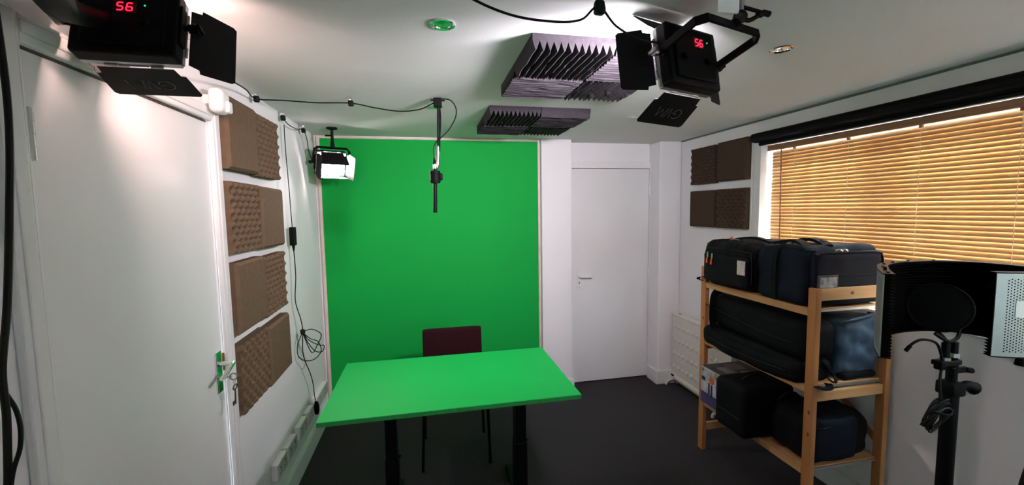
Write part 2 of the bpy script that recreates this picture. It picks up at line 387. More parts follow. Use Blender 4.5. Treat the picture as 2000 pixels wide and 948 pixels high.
for i, (zc, rn) in enumerate(rows):
    flat_first = i % 2 == 0
    zc += (.008, .003, .006, .003)[i]
    for k, yc in enumerate((2.052, 2.362)):
        fl = (k == 0) == flat_first; side = 'near the white door' if k == 0 else 'on the cable side'
        tilt = (.006, -.012, .01, .014)[i]*(1 if k else .4)
        place(mf if fl else me_, 'foam_tile', ('smooth flat brown foam tile, %s, %s' if fl else 'bumpy egg-crate brown foam tile, %s, %s') % (rn, side), 'foam tile', 'brown foam tiles on the left wall', (0, yc, zc-k*.006), (tilt, 0, 0))
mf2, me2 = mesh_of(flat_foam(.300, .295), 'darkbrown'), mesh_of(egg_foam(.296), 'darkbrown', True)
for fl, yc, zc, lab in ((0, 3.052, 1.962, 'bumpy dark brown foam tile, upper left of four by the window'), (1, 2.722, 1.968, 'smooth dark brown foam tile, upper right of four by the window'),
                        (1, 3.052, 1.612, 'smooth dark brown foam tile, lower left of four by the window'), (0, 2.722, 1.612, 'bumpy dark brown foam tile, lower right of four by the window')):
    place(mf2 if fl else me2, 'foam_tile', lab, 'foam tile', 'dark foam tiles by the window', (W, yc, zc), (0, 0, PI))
mw = [mesh_of(wedge_foam(seed=s), 'charfoam') for s in (1, 2, 3)]
for blk, (x0, y0, nm) in enumerate(((1.185, 1.385, 'near ceiling block'), (1.185, 2.36, 'far ceiling block'))):
    for i in (0, 1):
        for j in (0, 1):
            along_y = (i+j) % 2 == 0
            where = ('front left', 'front right', 'rear left', 'rear right')[i+2*j]
            place(mw[(i+2*j+blk) % 3], 'foam_tile', 'charcoal wedge foam tile, ridges running %s, %s of the %s' % ('away' if along_y else 'sideways', where, nm), 'foam tile', 'charcoal wedge tiles on the ceiling',
                  (x0+.151+i*.303, y0+.151+j*.303, H), (0, 0, PI/2+.0 if along_y else 0))

# ================================================================ CEILING FITTINGS
def downlight(x, y, label, s=1):
    t = thing('downlight', label, 'downlight', (x, y, H), 'recessed chrome downlights'); b = B()
    lathe(b, [(.040*s, 0), (.041*s, -.004), (.036*s, -.006), (.028*s, -.003), (.026*s, .004)], (x, y, H)); obj('ring', b, 'chrome', t, True)
    b = B(); lathe(b, [(.026*s, -.0005), (.02*s, -.0025), (.012*s, -.0015), (.004*s, -.004), (0.0005, -.005)], (x, y, H)); obj('bulb', b, 'chrome', t, True)
downlight(.89, 1.372, 'round chrome downlight above the desk, nearest on the left')
downlight(2.14, 1.37, 'round chrome downlight in the ceiling nearest the window')
downlight(2.145, 2.51, 'small round chrome downlight in front of the far white door')
downlight(.89, 2.43, 'round chrome downlight just behind the hanging microphone')
# motion sensor
t = thing('motion_sensor', 'white rounded motion sensor high beside the left door frame', 'sensor', (0, 1.83, 2.06))
b = B(); soft(b, .030, .082, 1.785, 1.868, 2.015, 2.108, r=.022, n=8, amp=0); obj('housing', b, 'white', t, True)
b = B(); box(b, 0, .034, 1.815, 1.845, 2.05, 2.085, .004); obj('swivel', b, 'white', t)
b = B(); soft(b, .066, .090, 1.822, 1.862, 2.020, 2.066, r=.009, n=6, amp=0); obj('lens', b, 'white', t, True)

# ================================================================ LED PANEL LIGHTS
LW, LH, LT = .20, .178, .040
def seven(bm, ch, x, z, s, y):
    segs = {'a': (0, 1, 1, 1), 'b': (1, .5, 1, 1), 'c': (1, 0, 1, .5), 'd': (0, 0, 1, 0), 'e': (0, 0, 0, .5), 'f': (0, .5, 0, 1), 'g': (0, .5, 1, .5)}
    for k in {'5': 'afgcd', '6': 'afgcde'}[ch]:
        x0, z0, x1, z1 = segs[k]; sx = s*.55; sk = lambda zz: zz*s*.12
        p0 = Vector((x+x0*sx+sk(z0), y, z+z0*s)); p1 = Vector((x+x1*sx+sk(z1), y, z+z1*s)); d = (p1-p0)*.12
        cyl(bm, p0+d, p1-d, s*.06, n=6)
def flap_poly(hw, ow, L):
    c = .02
    return [(-hw, 0), (hw, 0), (hw+.004, L*.22), (hw+.014, L*.24), (ow, L*.93), (ow-.006, L), (-ow+.006, L), (-ow, L*.93), (-hw-.014, L*.24), (-hw-.004, L*.22)]
def flap(parent, hinge, out, along, hw, ow, L, text=False):
    """flat trapezoid blade from the hinge point, growing in direction out, wide in direction along"""
    h, o_, a = Vector(hinge), Vector(out).normalized(), Vector(along).normalized(); nrm = a.cross(o_)
    b = B(); P = flap_poly(hw, ow, L)
    A = [b.verts.new(h+a*x+o_*(y+.006)+nrm*.0008) for x, y in P]; C = [b.verts.new(h+a*x+o_*(y+.006)-nrm*.0008) for x, y in P]; n = len(P)
    for i in range(n): b.faces.new((A[i], A[(i+1) % n], C[(i+1) % n], C[i]))
    b.faces.new(A[::-1]); b.faces.new(C); f = obj('barn_door', b, 'flap', parent)
    b = B()
    for s in (-1, 1): cyl(b, h+a*s*(hw-.03)-a*.012, h+a*s*(hw-.03)+a*.012, .004, n=8)
    cyl(b, h-a*(hw-.045), h+a*(hw-.045), .0016, n=8); obj('hinge', b, 'steel', f)
    if text:
        sgn = text; b = B(); cz = .58*L; s = .017
        def st(pts): tube(b, [h+a*(-x)+o_*(cz+.006+z)+nrm*sgn*.0012 for x, z in pts], .0010, 5, 0)
        # G V M, turned by half a turn because the lamp hangs the other way up
        st([(-.033+.016*math.cos(q), s*math.sin(q)) for q in [math.radians(d) for d in range(45, 340, 15)]]+[(-.017, 0), (-.031, 0)])
        st([(-.012, s), (-.002, -s), (.009, s)]); st([(.011, -s), (.018, s), (.029, -s*.7), (.041, s), (.047, -s)])
        obj('lettering', b, 'logo', f)
def led_light(label, pos, rot, yoke_ang, tb, ss, lift=0, sl=None, disp=(.018, .035), text=1, Ly=.135, lit='lamp_cool', beam='near_right', col=(1, 1, 1), tt=.25, roll=0):
    """built about its own origin, x right / y forward / z up seen from behind, then turned and hung"""
    t = thing('led_panel_light', label, 'light', (0, 0, 0), 'LED panel lights hung from the ceiling')
    b = B(); box(b, -LW/2, LW/2, 0, LT, -LH/2, LH/2, .008, 3); body = obj('body', b, 'black', t)
    b = B(); box(b, -LW/2+.022, LW/2-.022, -.006, .001, -LH/2+.018, LH/2-.012, .004); obj('back_cover', b, 'plastic', body)
    b = B(); box(b, -LW/2+.010, LW/2-.010, LT-.002, LT+.003, -LH/2+.010, LH/2-.010); obj('lit_panel', b, lit, t)
    ld = bpy.data.lights.new('led_beam', 'AREA'); ld.shape = 'RECTANGLE'; ld.size = LW-.02; ld.size_y = LH-.02; ld.energy = LAMP[beam][1]; ld.spread = math.radians(LAMP[beam][2]); ld.color = col
    lo = bpy.data.objects.new('led_beam', ld); COL.objects.link(lo); lo.parent = t; lo.location = (0, LT+.005, 0); lo.rotation_euler = (PI/2, 0, 0)
    for s in (-1, 1):
        b = B(); box(b, s*(LW/2-.004)-.003, s*(LW/2-.004)+.003, LT-.004, LT+.009, -LH/2+.006, LH/2-.006); box(b, -LW/2+.004, LW/2-.004, LT-.004, LT+.009, s*(LH/2-.004)-.003, s*(LH/2-.004)+.003); obj('rim', b, 'steel', t)
    b = B(); box(b, disp[0]-.020, disp[0]+.024, -.0075, -.005, disp[1]-.014, disp[1]+.018, .001); dp = obj('display', b, 'redglow', t)
    b = B(); seven(b, '5', disp[0]-.014, disp[1]-.008, .020, -.0085); seven(b, '6', disp[0]+.004, disp[1]-.008, .020, -.0085); obj('digits', b, 'red', dp, label='glowing red digits reading 56')
    b = B(); cyl(b, (disp[0]+.038, -.0075, disp[1]+.010), (disp[0]+.038, -.0055, disp[1]+.010), .0016, n=8); obj('indicator', b, 'gled', t)
    for k in range(2):
        b = B(); cyl(b, (-.05+k*.09, -.006, -.012), (-.05+k*.09, -.018, -.012), .010, n=16); obj('dial', b, 'plastic', t, True)
    b = B(); box(b, LW/2, LW/2+.006, .006, .030, -.05, .052, .002); obj('side_block', b, 'plastic', t)
    # blades
    sb, cb = math.sin(tb), math.cos(tb); sS, cS = math.sin(ss), math.cos(ss); sT, cT = math.sin(tt), math.cos(tt)
    flap(t, (0, LT+.008, -LH/2), (0, cb, -sb), (1, 0, 0), .074, .094, .112, text)
    flap(t, (0, LT+.008, LH/2), (0, cT, sT), (1, 0, 0), .074, .094, .112)
    flap(t, (LW/2, LT+.008, 0), (sS, cS, 0), (0, 0, 1), .076, .084, .100)
    if sl is not None: sS, cS = math.sin(sl), math.cos(sl)
    flap(t, (-LW/2, LT+.008, 0), (-sS, cS, 0), (0, 0, 1), .076, .084, .100)
    # yoke
    ky, kz = -math.cos(yoke_ang), math.sin(yoke_ang); x = LW/2+.018; b = B(); r = .022
    P = [(-x, .02, 0), (-x, .02+ky*(Ly-r), kz*(Ly-r)), (-x+r, .02+ky*Ly, kz*Ly), (x-r, .02+ky*Ly, kz*Ly), (x, .02+ky*(Ly-r), kz*(Ly-r)), (x, .02, 0)]
    P = [Vector(p) for p in P]; nr_ = Vector((0, kz, -ky))*.010; rings = []
    for i, p in enumerate(P):
        din = Vector((0, 0, 0)); c = Vector((0, .02+ky*.05, kz*.05)); 
        dI = (c-p); dI -= nr_.normalized()*dI.dot(nr_.normalized()); dI.normalize(); dI *= .005
        if i in (0, 5): dI = Vector((1 if i == 0 else -1, 0, 0))*.005
        rings.append([b.verts.new(p+nr_-dI), b.verts.new(p+nr_+dI), b.verts.new(p-nr_+dI), b.verts.new(p-nr_-dI)])
    for A, C in zip(rings, rings[1:]):
        for k in range(4): b.faces.new((A[k], A[(k+1) % 4], C[(k+1) % 4], C[k]))
    b.faces.new(rings[0]); b.faces.new(rings[-1]); obj('yoke', b, 'black', t)
    for s in (-1, 1):
        b = B(); cyl(b, (s*LW/2, .02, 0), (s*(x+.012), .02, 0), .006, n=10); cyl(b, (s*(x+.006), .02, 0), (s*(x+.018), .02, 0), .012, n=12); box(b, s*(x+.02)-.004, s*(x+.02)+.004, .005, .035, -.005, .005, .002); obj('side_knob', b, 'black' if s > 0 else 'steel', t, True)
    # place
    t.rotation_euler = (Matrix.Rotation(rot[0], 4, 'Z') @ Matrix.Rotation(rot[1], 4, 'X') @ Matrix.Rotation(rot[2], 4, 'Y')).to_euler()
    pos = Vector(pos)+t.rotation_euler.to_matrix() @ Vector((0, 0, lift)); t.location = pos
    mw_ = Matrix.Translation(pos) @ t.rotation_euler.to_matrix().to_4x4()
    return t, mw_, mw_ @ Vector((0, .02+ky*Ly, kz*Ly))
def wpart(name, t, mw_, bm, m, smooth=True):
    """a part drawn in room coordinates under a turned thing"""
    bmesh.ops.transform(bm, matrix=mw_.inverted(), verts=bm.verts[:]); return obj(name, bm, m, t, smooth)

# front-left lamp
ARM = [(.30, .73, 1.99), (.226, .866, 1.993), (.165, .985, 2.026), (.135, 1.085, 2.055), (.13, 1.14, 2.075)]
t, m_, top = led_light('large LED panel light at upper left, seen from behind above the white door', (.170, 1.132, 2.076), (.083, -.32, -.02), 2.6, 0.0, .90, disp=(.000, .022), text=-1, Ly=.115, sl=-.36, tt=1.35, lit='lamp_warm', beam='near_left', col=LAMP_WARM)
b = B(); tube(b, ARM, lambda q: .030-.012*q, 14); tube(b, [ARM[0], (.33, .66, 2.10), (.34, .65, H-.005)], .022, 12)
wpart('mounting_arm', t, m_, b, 'plastic')
b = B(); tube(b, [Vector(p)+Vector((-.030, .005, -.004+.004*k)) for k, p in enumerate(ARM[:4])], .003, 6); wpart('arm_cable', t, m_, b, 'cable')
# front-right lamp
t, m_, top = led_light('LED panel light hanging upper right in front of the window, angled left', (1.5784, 1.0846, 2.0529), (.2692, -.193, .0281), .10, .4356, 1.25, disp=(.014, .036), text=-1, Ly=.145, lift=.002, tt=.9, sl=1.12, lit='lamp_cool', beam='near_right', col=LAMP_COOL)
cl = Vector((1.70, 1.05, 2.215)); top2 = top+Vector((.055, .045, .045))
b = B(); cyl(b, top, top2, .010, n=12); cyl(b, top+(top2-top)*.15, top+(top2-top)*.9, .0135, n=14); wpart('stud', t, m_, b, 'black')
b = B(); sph(b, top2, .018); tube(b, [top2, top2+Vector((.018, -.01, -.012)), top2+Vector((.05, -.01, .004))], .006, 8); sph(b, top2+Vector((.052, -.01, .006)), .009, (1.4, 1, 1)); wpart('ball_head', t, m_, b, 'black')
b = B(); cyl(b, top2, (top2.x+.002, top2.y, H-.004), .008, n=10); wpart('drop_rod', t, m_, b, 'steel')
b = B(); box(b, top2.x-.075, top2.x-.012, top2.y-.010, top2.y-.006, H-.075, H-.004); cyl(b, (top2.x-.05, top2.y-.012, H-.03), (top2.x-.05, top2.y-.004, H-.03), .010); wpart('bracket_plate', t, m_, b, 'white', False)
b = B(); cyl(b, (top2.x, top2.y, H-.050), (top2.x+.085, top2.y+.005, H-.060), .005); cyl(b, (top2.x+.075, top2.y+.005, H-.058), (top2.x+.095, top2.y+.005, H-.061), .008); wpart('tommy_bar', t, m_, b, 'black')
# far lamp at the green screen, facing the room
t, m_, top = led_light('LED panel light glowing at the top left corner of the green screen', (.150, 3.22, 1.988), (math.radians(207), math.radians(-24), 0), 1.85, -.22, -.10, text=-1, Ly=.125, tt=-.50, sl=.30, lit='lamp_far', beam='far', col=LAMP_FAR)
b = B(); cyl(b, top, (top.x, top.y, H-.012), .010); cyl(b, top, top+Vector((0, 0, .045)), .016, .012); wpart('stud', t, m_, b, 'black')
b = B(); lathe(b, [(.0005, -.016), (.012, -.016), (.036, -.010), (.036, 0)], (top.x, top.y, H), 20); cyl(b, (top.x-.045, top.y, H-.055), (top.x, top.y, H-.055), .006); wpart('ceiling_plate', t, m_, b, 'black')

# ================================================================ CEILING CABLES, CLIPS
def clip(p, label, drop=.03):
    t = thing('cable_clip', label, 'clip', p, 'cable clips on the ceiling'); x, y, z = p
    b = B(); box(b, x-.007, x+.007, y-.004, y+.004, H-.02, H-.001, .001); tube(b, [(x, y, H-.018), (x+.006, y, H-.026), (x, y, H-.034), (x-.006, y, H-.028)], .0014, 6); obj('hook', b, 'chrome', t, True)
    b = B(); soft(b, x-.014, x+.014, y-.012, y+.012, z-.020, z+.012, r=.010, n=5, amp=.003, fr=40); obj('tie', b, 'cable', t, True)
C1 = (.035, 2.26, 2.185); C2 = (.462, 2.285, 2.185); C3 = (.028, 2.66, 2.180); C4 = (.040, 3.02, 2.175); C5 = (1.262, 1.02, 2.135)
clip(C1, 'clear hook with black tie over the brown foam, nearest the left door'); clip(C2, 'clear hook with black tie midway along the ceiling cable to the microphone')
clip(C3, 'hook and tie at the ceiling corner where the adapter cable drops'); clip(C4, 'hook and tie in the corner nearest the far glowing lamp')
t = thing('cable_clip', 'large black cable tie hanging centre ceiling near the wedge foam', 'clip', C5, 'cable clips on the ceiling')
b = B(); tube(b, [(C5[0], C5[1], H-.001), (C5[0], C5[1], C5[2]+.012)], .002, 6, 0); obj('hook', b, 'steel', t, True)
b = B(); soft(b, C5[0]-.012, C5[0]+.016, C5[1]-.012, C5[1]+.012, C5[2]-.02, C5[2]+.016, r=.009, n=5, amp=.004, fr=40); obj('tie', b, 'cable', t, True)
def cable(name, label, pts, r=.0032, parent=None):
    b = B(); tube(b, pts, r, 8, 8)
    o = obj(name, b, 'cable', parent, True)
    if not parent: tag(o, label, 'cable')
    return o
cable('ceiling_cable', 'black cable running from the left lamp along the ceiling to the microphone', [(.27, 1.19, 2.03), (.235, 1.27, 2.04), (.19, 1.42, 2.065), (.12, 1.80, 2.13), (.07, 2.05, 2.168), (.035, 2.26, 2.182), (.15, 2.28, 2.183), (.30, 2.29, 2.180), (.462, 2.285, 2.182), (.58, 2.31, 2.168), (.70, 2.32, 2.157), (.80, 2.28, 2.160), (.86, 2.25, 2.18), (.895, 2.24, 2.195)])
cable('ceiling_cable', 'black cable crossing the upper centre ceiling into the right lamp', [(.80, .88, 2.13), (.93, .965, 2.105), (1.04, 1.01, 2.093), (1.15, 1.03, 2.095), (1.22, 1.03, 2.105), (1.262, 1.02, 2.135), (1.32, 1.04, 2.10), (1.40, 1.07, 2.085), (1.47, 1.075, 2.08)], .0030)
cable('lamp_cable', 'short black cable looping from the corner clips to the far lamp', [C3, (.032, 2.74, 2.155), (.038, 2.88, 2.155), C4, (.045, 3.08, 2.12), (.040, 3.13, 2.05), (.045, 3.20, 1.985)], .0028)
pc = thing('power_adapter', 'black power adapter hanging by its cable beside the brown foam', 'adapter', (.045, 2.70, 1.49))
b = B(); box(b, .022, .052, 2.668, 2.712, 1.435, 1.545, .005); obj('case', b, 'plastic', pc)
b = B(); cyl(b, (.037, 2.69, 1.436), (.037, 2.69, 1.40), .010, .004, 10); obj('strain_relief', b, 'plastic', pc, True)
cable('upper_cable', '', [(.030, 2.668, 2.14), (.028, 2.675, 2.0), (.030, 2.69, 1.8), (.033, 2.69, 1.65), (.036, 2.69, 1.54)], .0026, pc)
cable('lower_cable', '', [(.037, 2.69, 1.41), (.040, 2.69, 1.25), (.030, 2.69, 1.10), (.045, 2.72, .98), (.05, 2.73, .90), (.042, 2.735, .78), (.045, 2.76, .70), (.05, 2.83, .60), (.046, 2.90, .50), (.044, 2.93, .40), (.046, 2.955, .33)], .0030, pc)
b = B(); soft(b, .035, .063, 2.715, 2.745, .878, .912, r=.012, n=5, amp=.003, fr=40); obj('tie', b, 'cable', pc, True)
b = B()
for lp in ([(.05, 2.73, .895), (.10, 2.74, .905), (.15, 2.75, .865), (.125, 2.75, .80), (.095, 2.74, .755), (.065, 2.735, .83), (.05, 2.73, .895)],
           [(.05, 2.73, .895), (.08, 2.735, .84), (.13, 2.75, .80), (.165, 2.75, .79), (.150, 2.75, .755), (.11, 2.745, .765), (.07, 2.74, .83), (.05, 2.73, .895)],
           [(.05, 2.73, .895), (.025, 2.70, .82), (.028, 2.70, .75), (.06, 2.73, .71), (.11, 2.74, .715), (.145, 2.75, .76), (.13, 2.75, .82), (.09, 2.74, .845), (.05, 2.73, .89)]):
    tube(b, lp, .0028, 8, 8)
obj('coil', b, 'cable', pc, True)
b = B(); tube(b, [(.046, 2.955, .345), (.046, 2.96, .30), (.046, 2.955, .255)], lambda q: .008+.010*math.sin(q*PI*.9), 12); obj('plug', b, 'plastic', pc, True)
# loose cables hanging at the extreme left
cable('hanging_cable', 'thick black cable hanging at the extreme left edge before the door', [(.08, .93, H-.01), (.08, .945, 1.95), (.08, .945, 1.80), (.078, .93, 1.64), (.075, .91, 1.47), (.078, .885, 1.36), (.085, .875, 1.28), (.082, .87, 1.18), (.078, .86, 1.02), (.075, .86, .5)], .0055)
cable('hanging_cable', 'thinner black cable crossing the thick one at lower left edge', [(.045, .84, 1.62), (.055, .86, 1.46), (.070, .885, 1.34), (.088, .89, 1.28), (.092, .885, 1.22), (.082, .87, 1.14), (.07, .86, .9), (.07, .86, .5)], .0035)

# ================================================================ MICROPHONE
t = thing('microphone', 'slim black shotgun microphone hanging point down before the green screen', 'microphone', (.895, 2.24, 2.215))
b = B(); box(b, .875, .918, 2.222, 2.258, H-.05, H-.004, .005); cyl(b, (.86, 2.24, H-.015), (.933, 2.24, H-.015), .004); obj('ceiling_mount', b, 'plastic', t)
b = B(); cyl(b, (.900, 2.24, H-.05), (.893, 2.245, 1.93), .0075, .0065); tube(b, [(.907, 2.236, H-.05), (.909, 2.236, 2.10), (.902, 2.236, 2.0), (.900, 2.238, 1.94)], .0035, 6); obj('drop_pole', b, 'black', t, True)
b = B(); tube(b, [(.893, 2.245, 1.97), (.890, 2.245, 1.92), (.885, 2.24, 1.865), (.876, 2.24, 1.845)], lambda q: .007+.005*math.sin(q*PI), 10); obj('swivel_joint', b, 'steel', t, True)
b = B(); cyl(b, (.872, 2.24, 1.775), (.873, 2.24, 1.838), .026, .026, 20); box(b, .895, .912, 2.228, 2.252, 1.79, 1.825, .003)
for z in (1.785, 1.826): lathe(b, [(.026, z-.004), (.029, z-.003), (.029, z+.003), (.026, z+.004)], (.8725, 2.24, 0), 20)
obj('shock_mount', b, 'plastic', t, True)
b = B(); cyl(b, (.868, 2.24, 1.622), (.873, 2.24, 1.85), .0105, n=16); cyl(b, (.868, 2.24, 1.620), (.868, 2.24, 1.628), .0112, n=16); obj('barrel', b, 'black', t, True)
b = B(); cyl(b, (.873, 2.24, 1.85), (.872, 2.24, 1.872), .009, n=12); obj('connector', b, 'chrome', t, True); b = B(); cyl(b, (.872, 2.24, 1.872), (.870, 2.24, 1.905), .009, .004, 12); obj('plug', b, 'plastic', t, True)
b = B(); tube(b, [(.870, 2.24, 1.90), (.868, 2.24, 1.94), (.878, 2.24, 1.98), (.905, 2.23, 2.005), (.95, 2.23, 2.05), (.985, 2.23, 2.11), (.99, 2.23, 2.16), (.965, 2.235, 2.20), (.93, 2.24, 2.209), (.90, 2.24, 2.205)], .0032, 8); obj('mic_cable', b, 'cable', t, True)

# ================================================================ DESK, CHAIR
t = thing('desk', 'large green-topped rectangular desk on black steel column legs', 'desk', (.93, 2.2, 0))
obj('desktop', box(B(), .331, 1.533, 1.852, 2.566, .708, .730, .0015), 'greentop', t)
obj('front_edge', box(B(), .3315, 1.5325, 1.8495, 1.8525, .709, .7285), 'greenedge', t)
b = B(); box(b, .50, 1.40, 2.15, 2.25, .675, .707, .004); box(b, .575, .635, 1.93, 2.49, .672, .706, .003); box(b, 1.268, 1.328, 1.93, 2.49, .672, .706, .003); obj('underframe', b, 'black', t)
for x in (.605, 1.298):
    b = B(); box(b, x-.030, x+.030, 2.16, 2.24, .30, .676, .004); box(b, x-.034, x+.034, 2.155, 2.245, .03, .34, .004); leg = obj('leg', b, 'black', t)
    b = B(); box(b, x-.036, x+.036, 1.95, 2.47, 0, .03, .006); obj('foot', b, 'black', leg)
    b = B(); cyl(b, (x+.030, 2.20, .33), (x+.046, 2.20, .33), .006); obj('knob', b, 'plastic', leg, True)
t = thing('chair', 'dark maroon padded chair with thin black legs tucked behind the desk', 'chair', (.97, 2.75, 0))
b = B(); soft(b, .768, 1.180, 2.40, 2.44, 0, 0.26, r=.015, n=10, amp=.001)
for v in b.verts: v.co = Vector((v.co.x, 2.895+(v.co.y-2.42)+(v.co.z)*.06, .545+v.co.z))
obj('backrest', b, 'maroon', t, True)
b = B(); soft(b, .760, 1.185, 2.52, 2.93, .425, .475, r=.02, n=10, amp=.003); obj('seat', b, 'maroon', t, True)
for x, y, xt, yt in ((.752, 2.55, .772, 2.56), (1.178, 2.55, 1.168, 2.56), (.765, 2.935, .775, 2.90), (1.185, 2.925, 1.172, 2.90)):
    b = B(); cyl(b, (x, y, 0), (xt, yt, .44), .0095, n=12); 
    if y > 2.9: cyl(b, (xt, yt, .43), (xt, yt+.012, .60), .0095, n=12)
    obj('leg', b, 'black', t, True)
b = B(); box(b, .775, 1.17, 2.56, 2.90, .415, .43); obj('seat_frame', b, 'black', t)

# ================================================================ SOCKETS ON THE LEFT WALL
def socket(y0, y1, z0, z1, label, gangs=2):
    t = thing('wall_socket', label, 'socket', (0, (y0+y1)/2, (z0+z1)/2), 'wall sockets along the left skirting')
    obj('back_box', box(B(), 0, .032, y0, y1, z0, z1, .004), 'white', t)
    n = gangs; w_ = (y1-y0)/n
    for k in range(n):
        f = obj('face_plate', box(B(), .032, .037, y0+k*w_+.003, y0+(k+1)*w_-.003, z0+.002, z1-.002, .002), 'sockm', t)
        yc = y0+(k+.5)*w_; zc = (z0+z1)/2; b = B()
        box(b, .0368, .0375, yc-.004, yc+.004, zc+.006, zc+.018); box(b, .0368, .0375, yc-.018, yc-.008, zc-.014, zc-.010); box(b, .0368, .0375, yc+.008, yc+.018, zc-.014, zc-.010); obj('pin_holes', b, 'hole', f)
socket(2.24, 2.385, .250, .336, 'white surface socket box nearest the camera above the left skirting')
socket(2.41, 2.56, .250, .336, 'second white surface socket box from the camera on the left wall')
socket(2.625, 2.775, .252, .338, 'third white surface socket box from the camera on the left wall')
socket(2.81, 2.93, .252, .338, 'white socket box with a black plug by the green desk corner', 1)
socket(3.03, 3.33, .250, .338, 'long white socket box in the far left corner by the green screen', 2)

# ================================================================ RADIATOR
t = thing('radiator', 'cream panel heater with dimpled front standing under the window wall', 'radiator', (2.99, 3.0, 0))
b = B(); n1, n2 = 90, 60; y0, y1, z0, z1 = 2.62, 3.375, .085, .655; gr = []
for i in range(n1+1):
    row = []
    for j in range(n2+1):
        y = y0+(y1-y0)*i/n1; z = z0+(z1-z0)*j/n2; fy = (y-y0)/.062; fz = (z-z0-.03)/.125
        dy, dz = (fy % 1)-.5, (fz % 1)-.5; d = math.exp(-((dy*.062)**2/.009**2+(dz*.125)**2/.012**2))
        row.append(b.verts.new((3.0-.018*d if 0 < fz < 4.6 else 3.0, y, z)))
    gr.append(row)
for i in range(n1):
    for j in range(n2): b.faces.new((gr[i][j], gr[i+1][j], gr[i+1][j+1], gr[i][j+1]))
obj('front_panel', b, 'cream', t, True)
obj('back_panel', box(B(), 3.002, 3.052, y0+.004, y1-.004, z0, z1-.004, .006), 'cream', t)
b = B(); box(b, 2.992, 3.045, y0-.006, y1+.006, .645, .672, .008); obj('top_rail', b, 'cream', t)
b = B(); cyl(b, (3.018, y0-.006, .078), (3.018, y1+.012, .078), .032, n=16); obj('bottom_rail', b, 'cream', t, True)
b = B(); box(b, 3.012, 3.02, y1-.10, y1-.07, .671, .674); box(b, 2.985, 2.99, y1-.05, y1-.01, .085, .10); obj('vent', b, 'hole', t)
for y in (y1-.02, y0+.10):
    b = B(); tube(b, [(2.93, y, .006), (2.94, y, .035), (2.99, y, .050), (3.04, y, .035), (3.045, y, .006)], .012, 8); obj('foot', b, 'cream', t, True)

# ================================================================ BLINDS
t = thing('venetian_blind', 'honey-coloured wooden venetian blind, slats closed, across the wide window', 'blind', (3.16, 1.4, 2.02))
BY0, BY1 = .42, 2.474
obj('head_rail', box(B(), 3.125, 3.155, BY0, 2.485, 2.003, 2.040, .002), 'rail', t, label='brown wooden head rail')
sp = .0222; ns = 39; z = 1.986
b = B(); w2 = .0142; n = 6; prof = []
for k in range(n+1):
    s = (k/n-.5)*2; prof.append((s*w2, .0018*(1-s*s)))
poly = prof+[(x, y-.0016) for x, y in prof[::-1]]
ca, sa = math.cos(math.radians(66)), math.sin(math.radians(66))
poly = [(x*ca-y*sa, x*sa+y*ca) for x, y in poly]
prism(b, poly, 'y', BY0-1.4, BY1-1.4); ms = mesh_of(b, 'slat')
for k in range(ns):
    o = bpy.data.objects.new('slat', ms); COL.objects.link(o); o.parent = t; o.location = (0, random.uniform(-.003, .003), z-k*sp-2.02)
    o.rotation_euler = (random.uniform(-.0008, .0008), random.uniform(-.05, .05), 0)
zb = z-ns*sp
obj('bottom_rail', box(B(), 3.148, 3.172, BY0, BY1, zb-.008, zb+.006, .003), 'slat', t)
for y in (2.285, 1.936, 1.587, 1.24, .85, .55):
    b = B(); tube(b, [(3.1445, y, 2.005), (3.1445, y, zb)], .0011, 5, 0); tube(b, [(3.1755, y, 2.005), (3.1755, y, zb)], .0011, 5, 0); obj('ladder_cord', b, 'cordm', t)
    b = B(); box(b, 3.135, 3.150, y-.006, y+.006, 1.99, 2.004, .001); obj('cord_guide', b, 'rail', t)
b = B(); cyl(b, (3.122, 2.366, 2.0), (3.122, 2.352, 1.25), .0042, n=10); obj('tilt_wand', b, 'rail', t, True)
t = thing('roller_blind', 'long black rolled blackout blind mounted above the wooden blind', 'blind', (3.03, 1.4, 2.09))
b = B(); cyl(b, (3.04, .2, 2.092), (3.04, 2.515, 2.092), .030, n=24); obj('tube', b, 'plastic', t, True)
b = B(); prism(b, [(3.052, 2.04), (3.066, 2.04), (3.070, 2.085), (3.045, 2.085)], 'y', .2, 2.475); obj('rolled_fabric', b, 'bag', t)
b = B(); cyl(b, (3.055, .2, 2.045), (3.055, 2.475, 2.045), .011, n=12); obj('bottom_bar', b, 'plastic', t, True)
b = B(); box(b, 3.04, 3.078, 2.505, 2.512, 2.06, 2.12); obj('end_bracket', b, 'plastic', t)
b = B(); cyl(b, (3.070, 2.552, 1.15), (3.070, 2.552, 2.09), .0022, n=8); cyl(b, (3.070, 2.562, 1.15), (3.070, 2.562, 2.09), .0018, n=8); tag(obj('pull_chain', b, 'white'), 'thin white blind chain hanging between the dark foam and the window', 'chain')

# ================================================================ PINE SHELVING UNIT
SX0, SX1, SY0, SY1 = 2.585, 3.045, 1.585, 2.415
t = thing('shelving_unit', 'open pine shelving unit packed with black bags under the window', 'shelf', (2.8, 2.0, 0))
for y0 in (SY0, SY1-.044):
    for x0 in (SX0, SX1-.030):
        p = obj('post', box(B(), x0, x0+.030, y0, y0+.044, 0, 1.24, .0025), 'pine', t)
        if x0 == SX0: 
            for z in ((.64, .53) if y0 == SY0 else (.90, .45)):
                b = B(); sph(b, (x0, y0+.015, z), .009, (.12, .7, 1.3)); obj('knot', b, 'knot', p, True)
    for z0, z1 in ((1.180, 1.238), (.690, .738), (.13, .18)):
        obj('cross_rail', box(B(), SX0+.030, SX1-.030, y0+.010, y0+.030, z0, z1, .002), 'pineh', t)
b = B(); sph(b, (2.80, SY0+.0105, 1.21), .011, (1.2, .1, .8)); obj('knot', b, 'boxr', t, True)
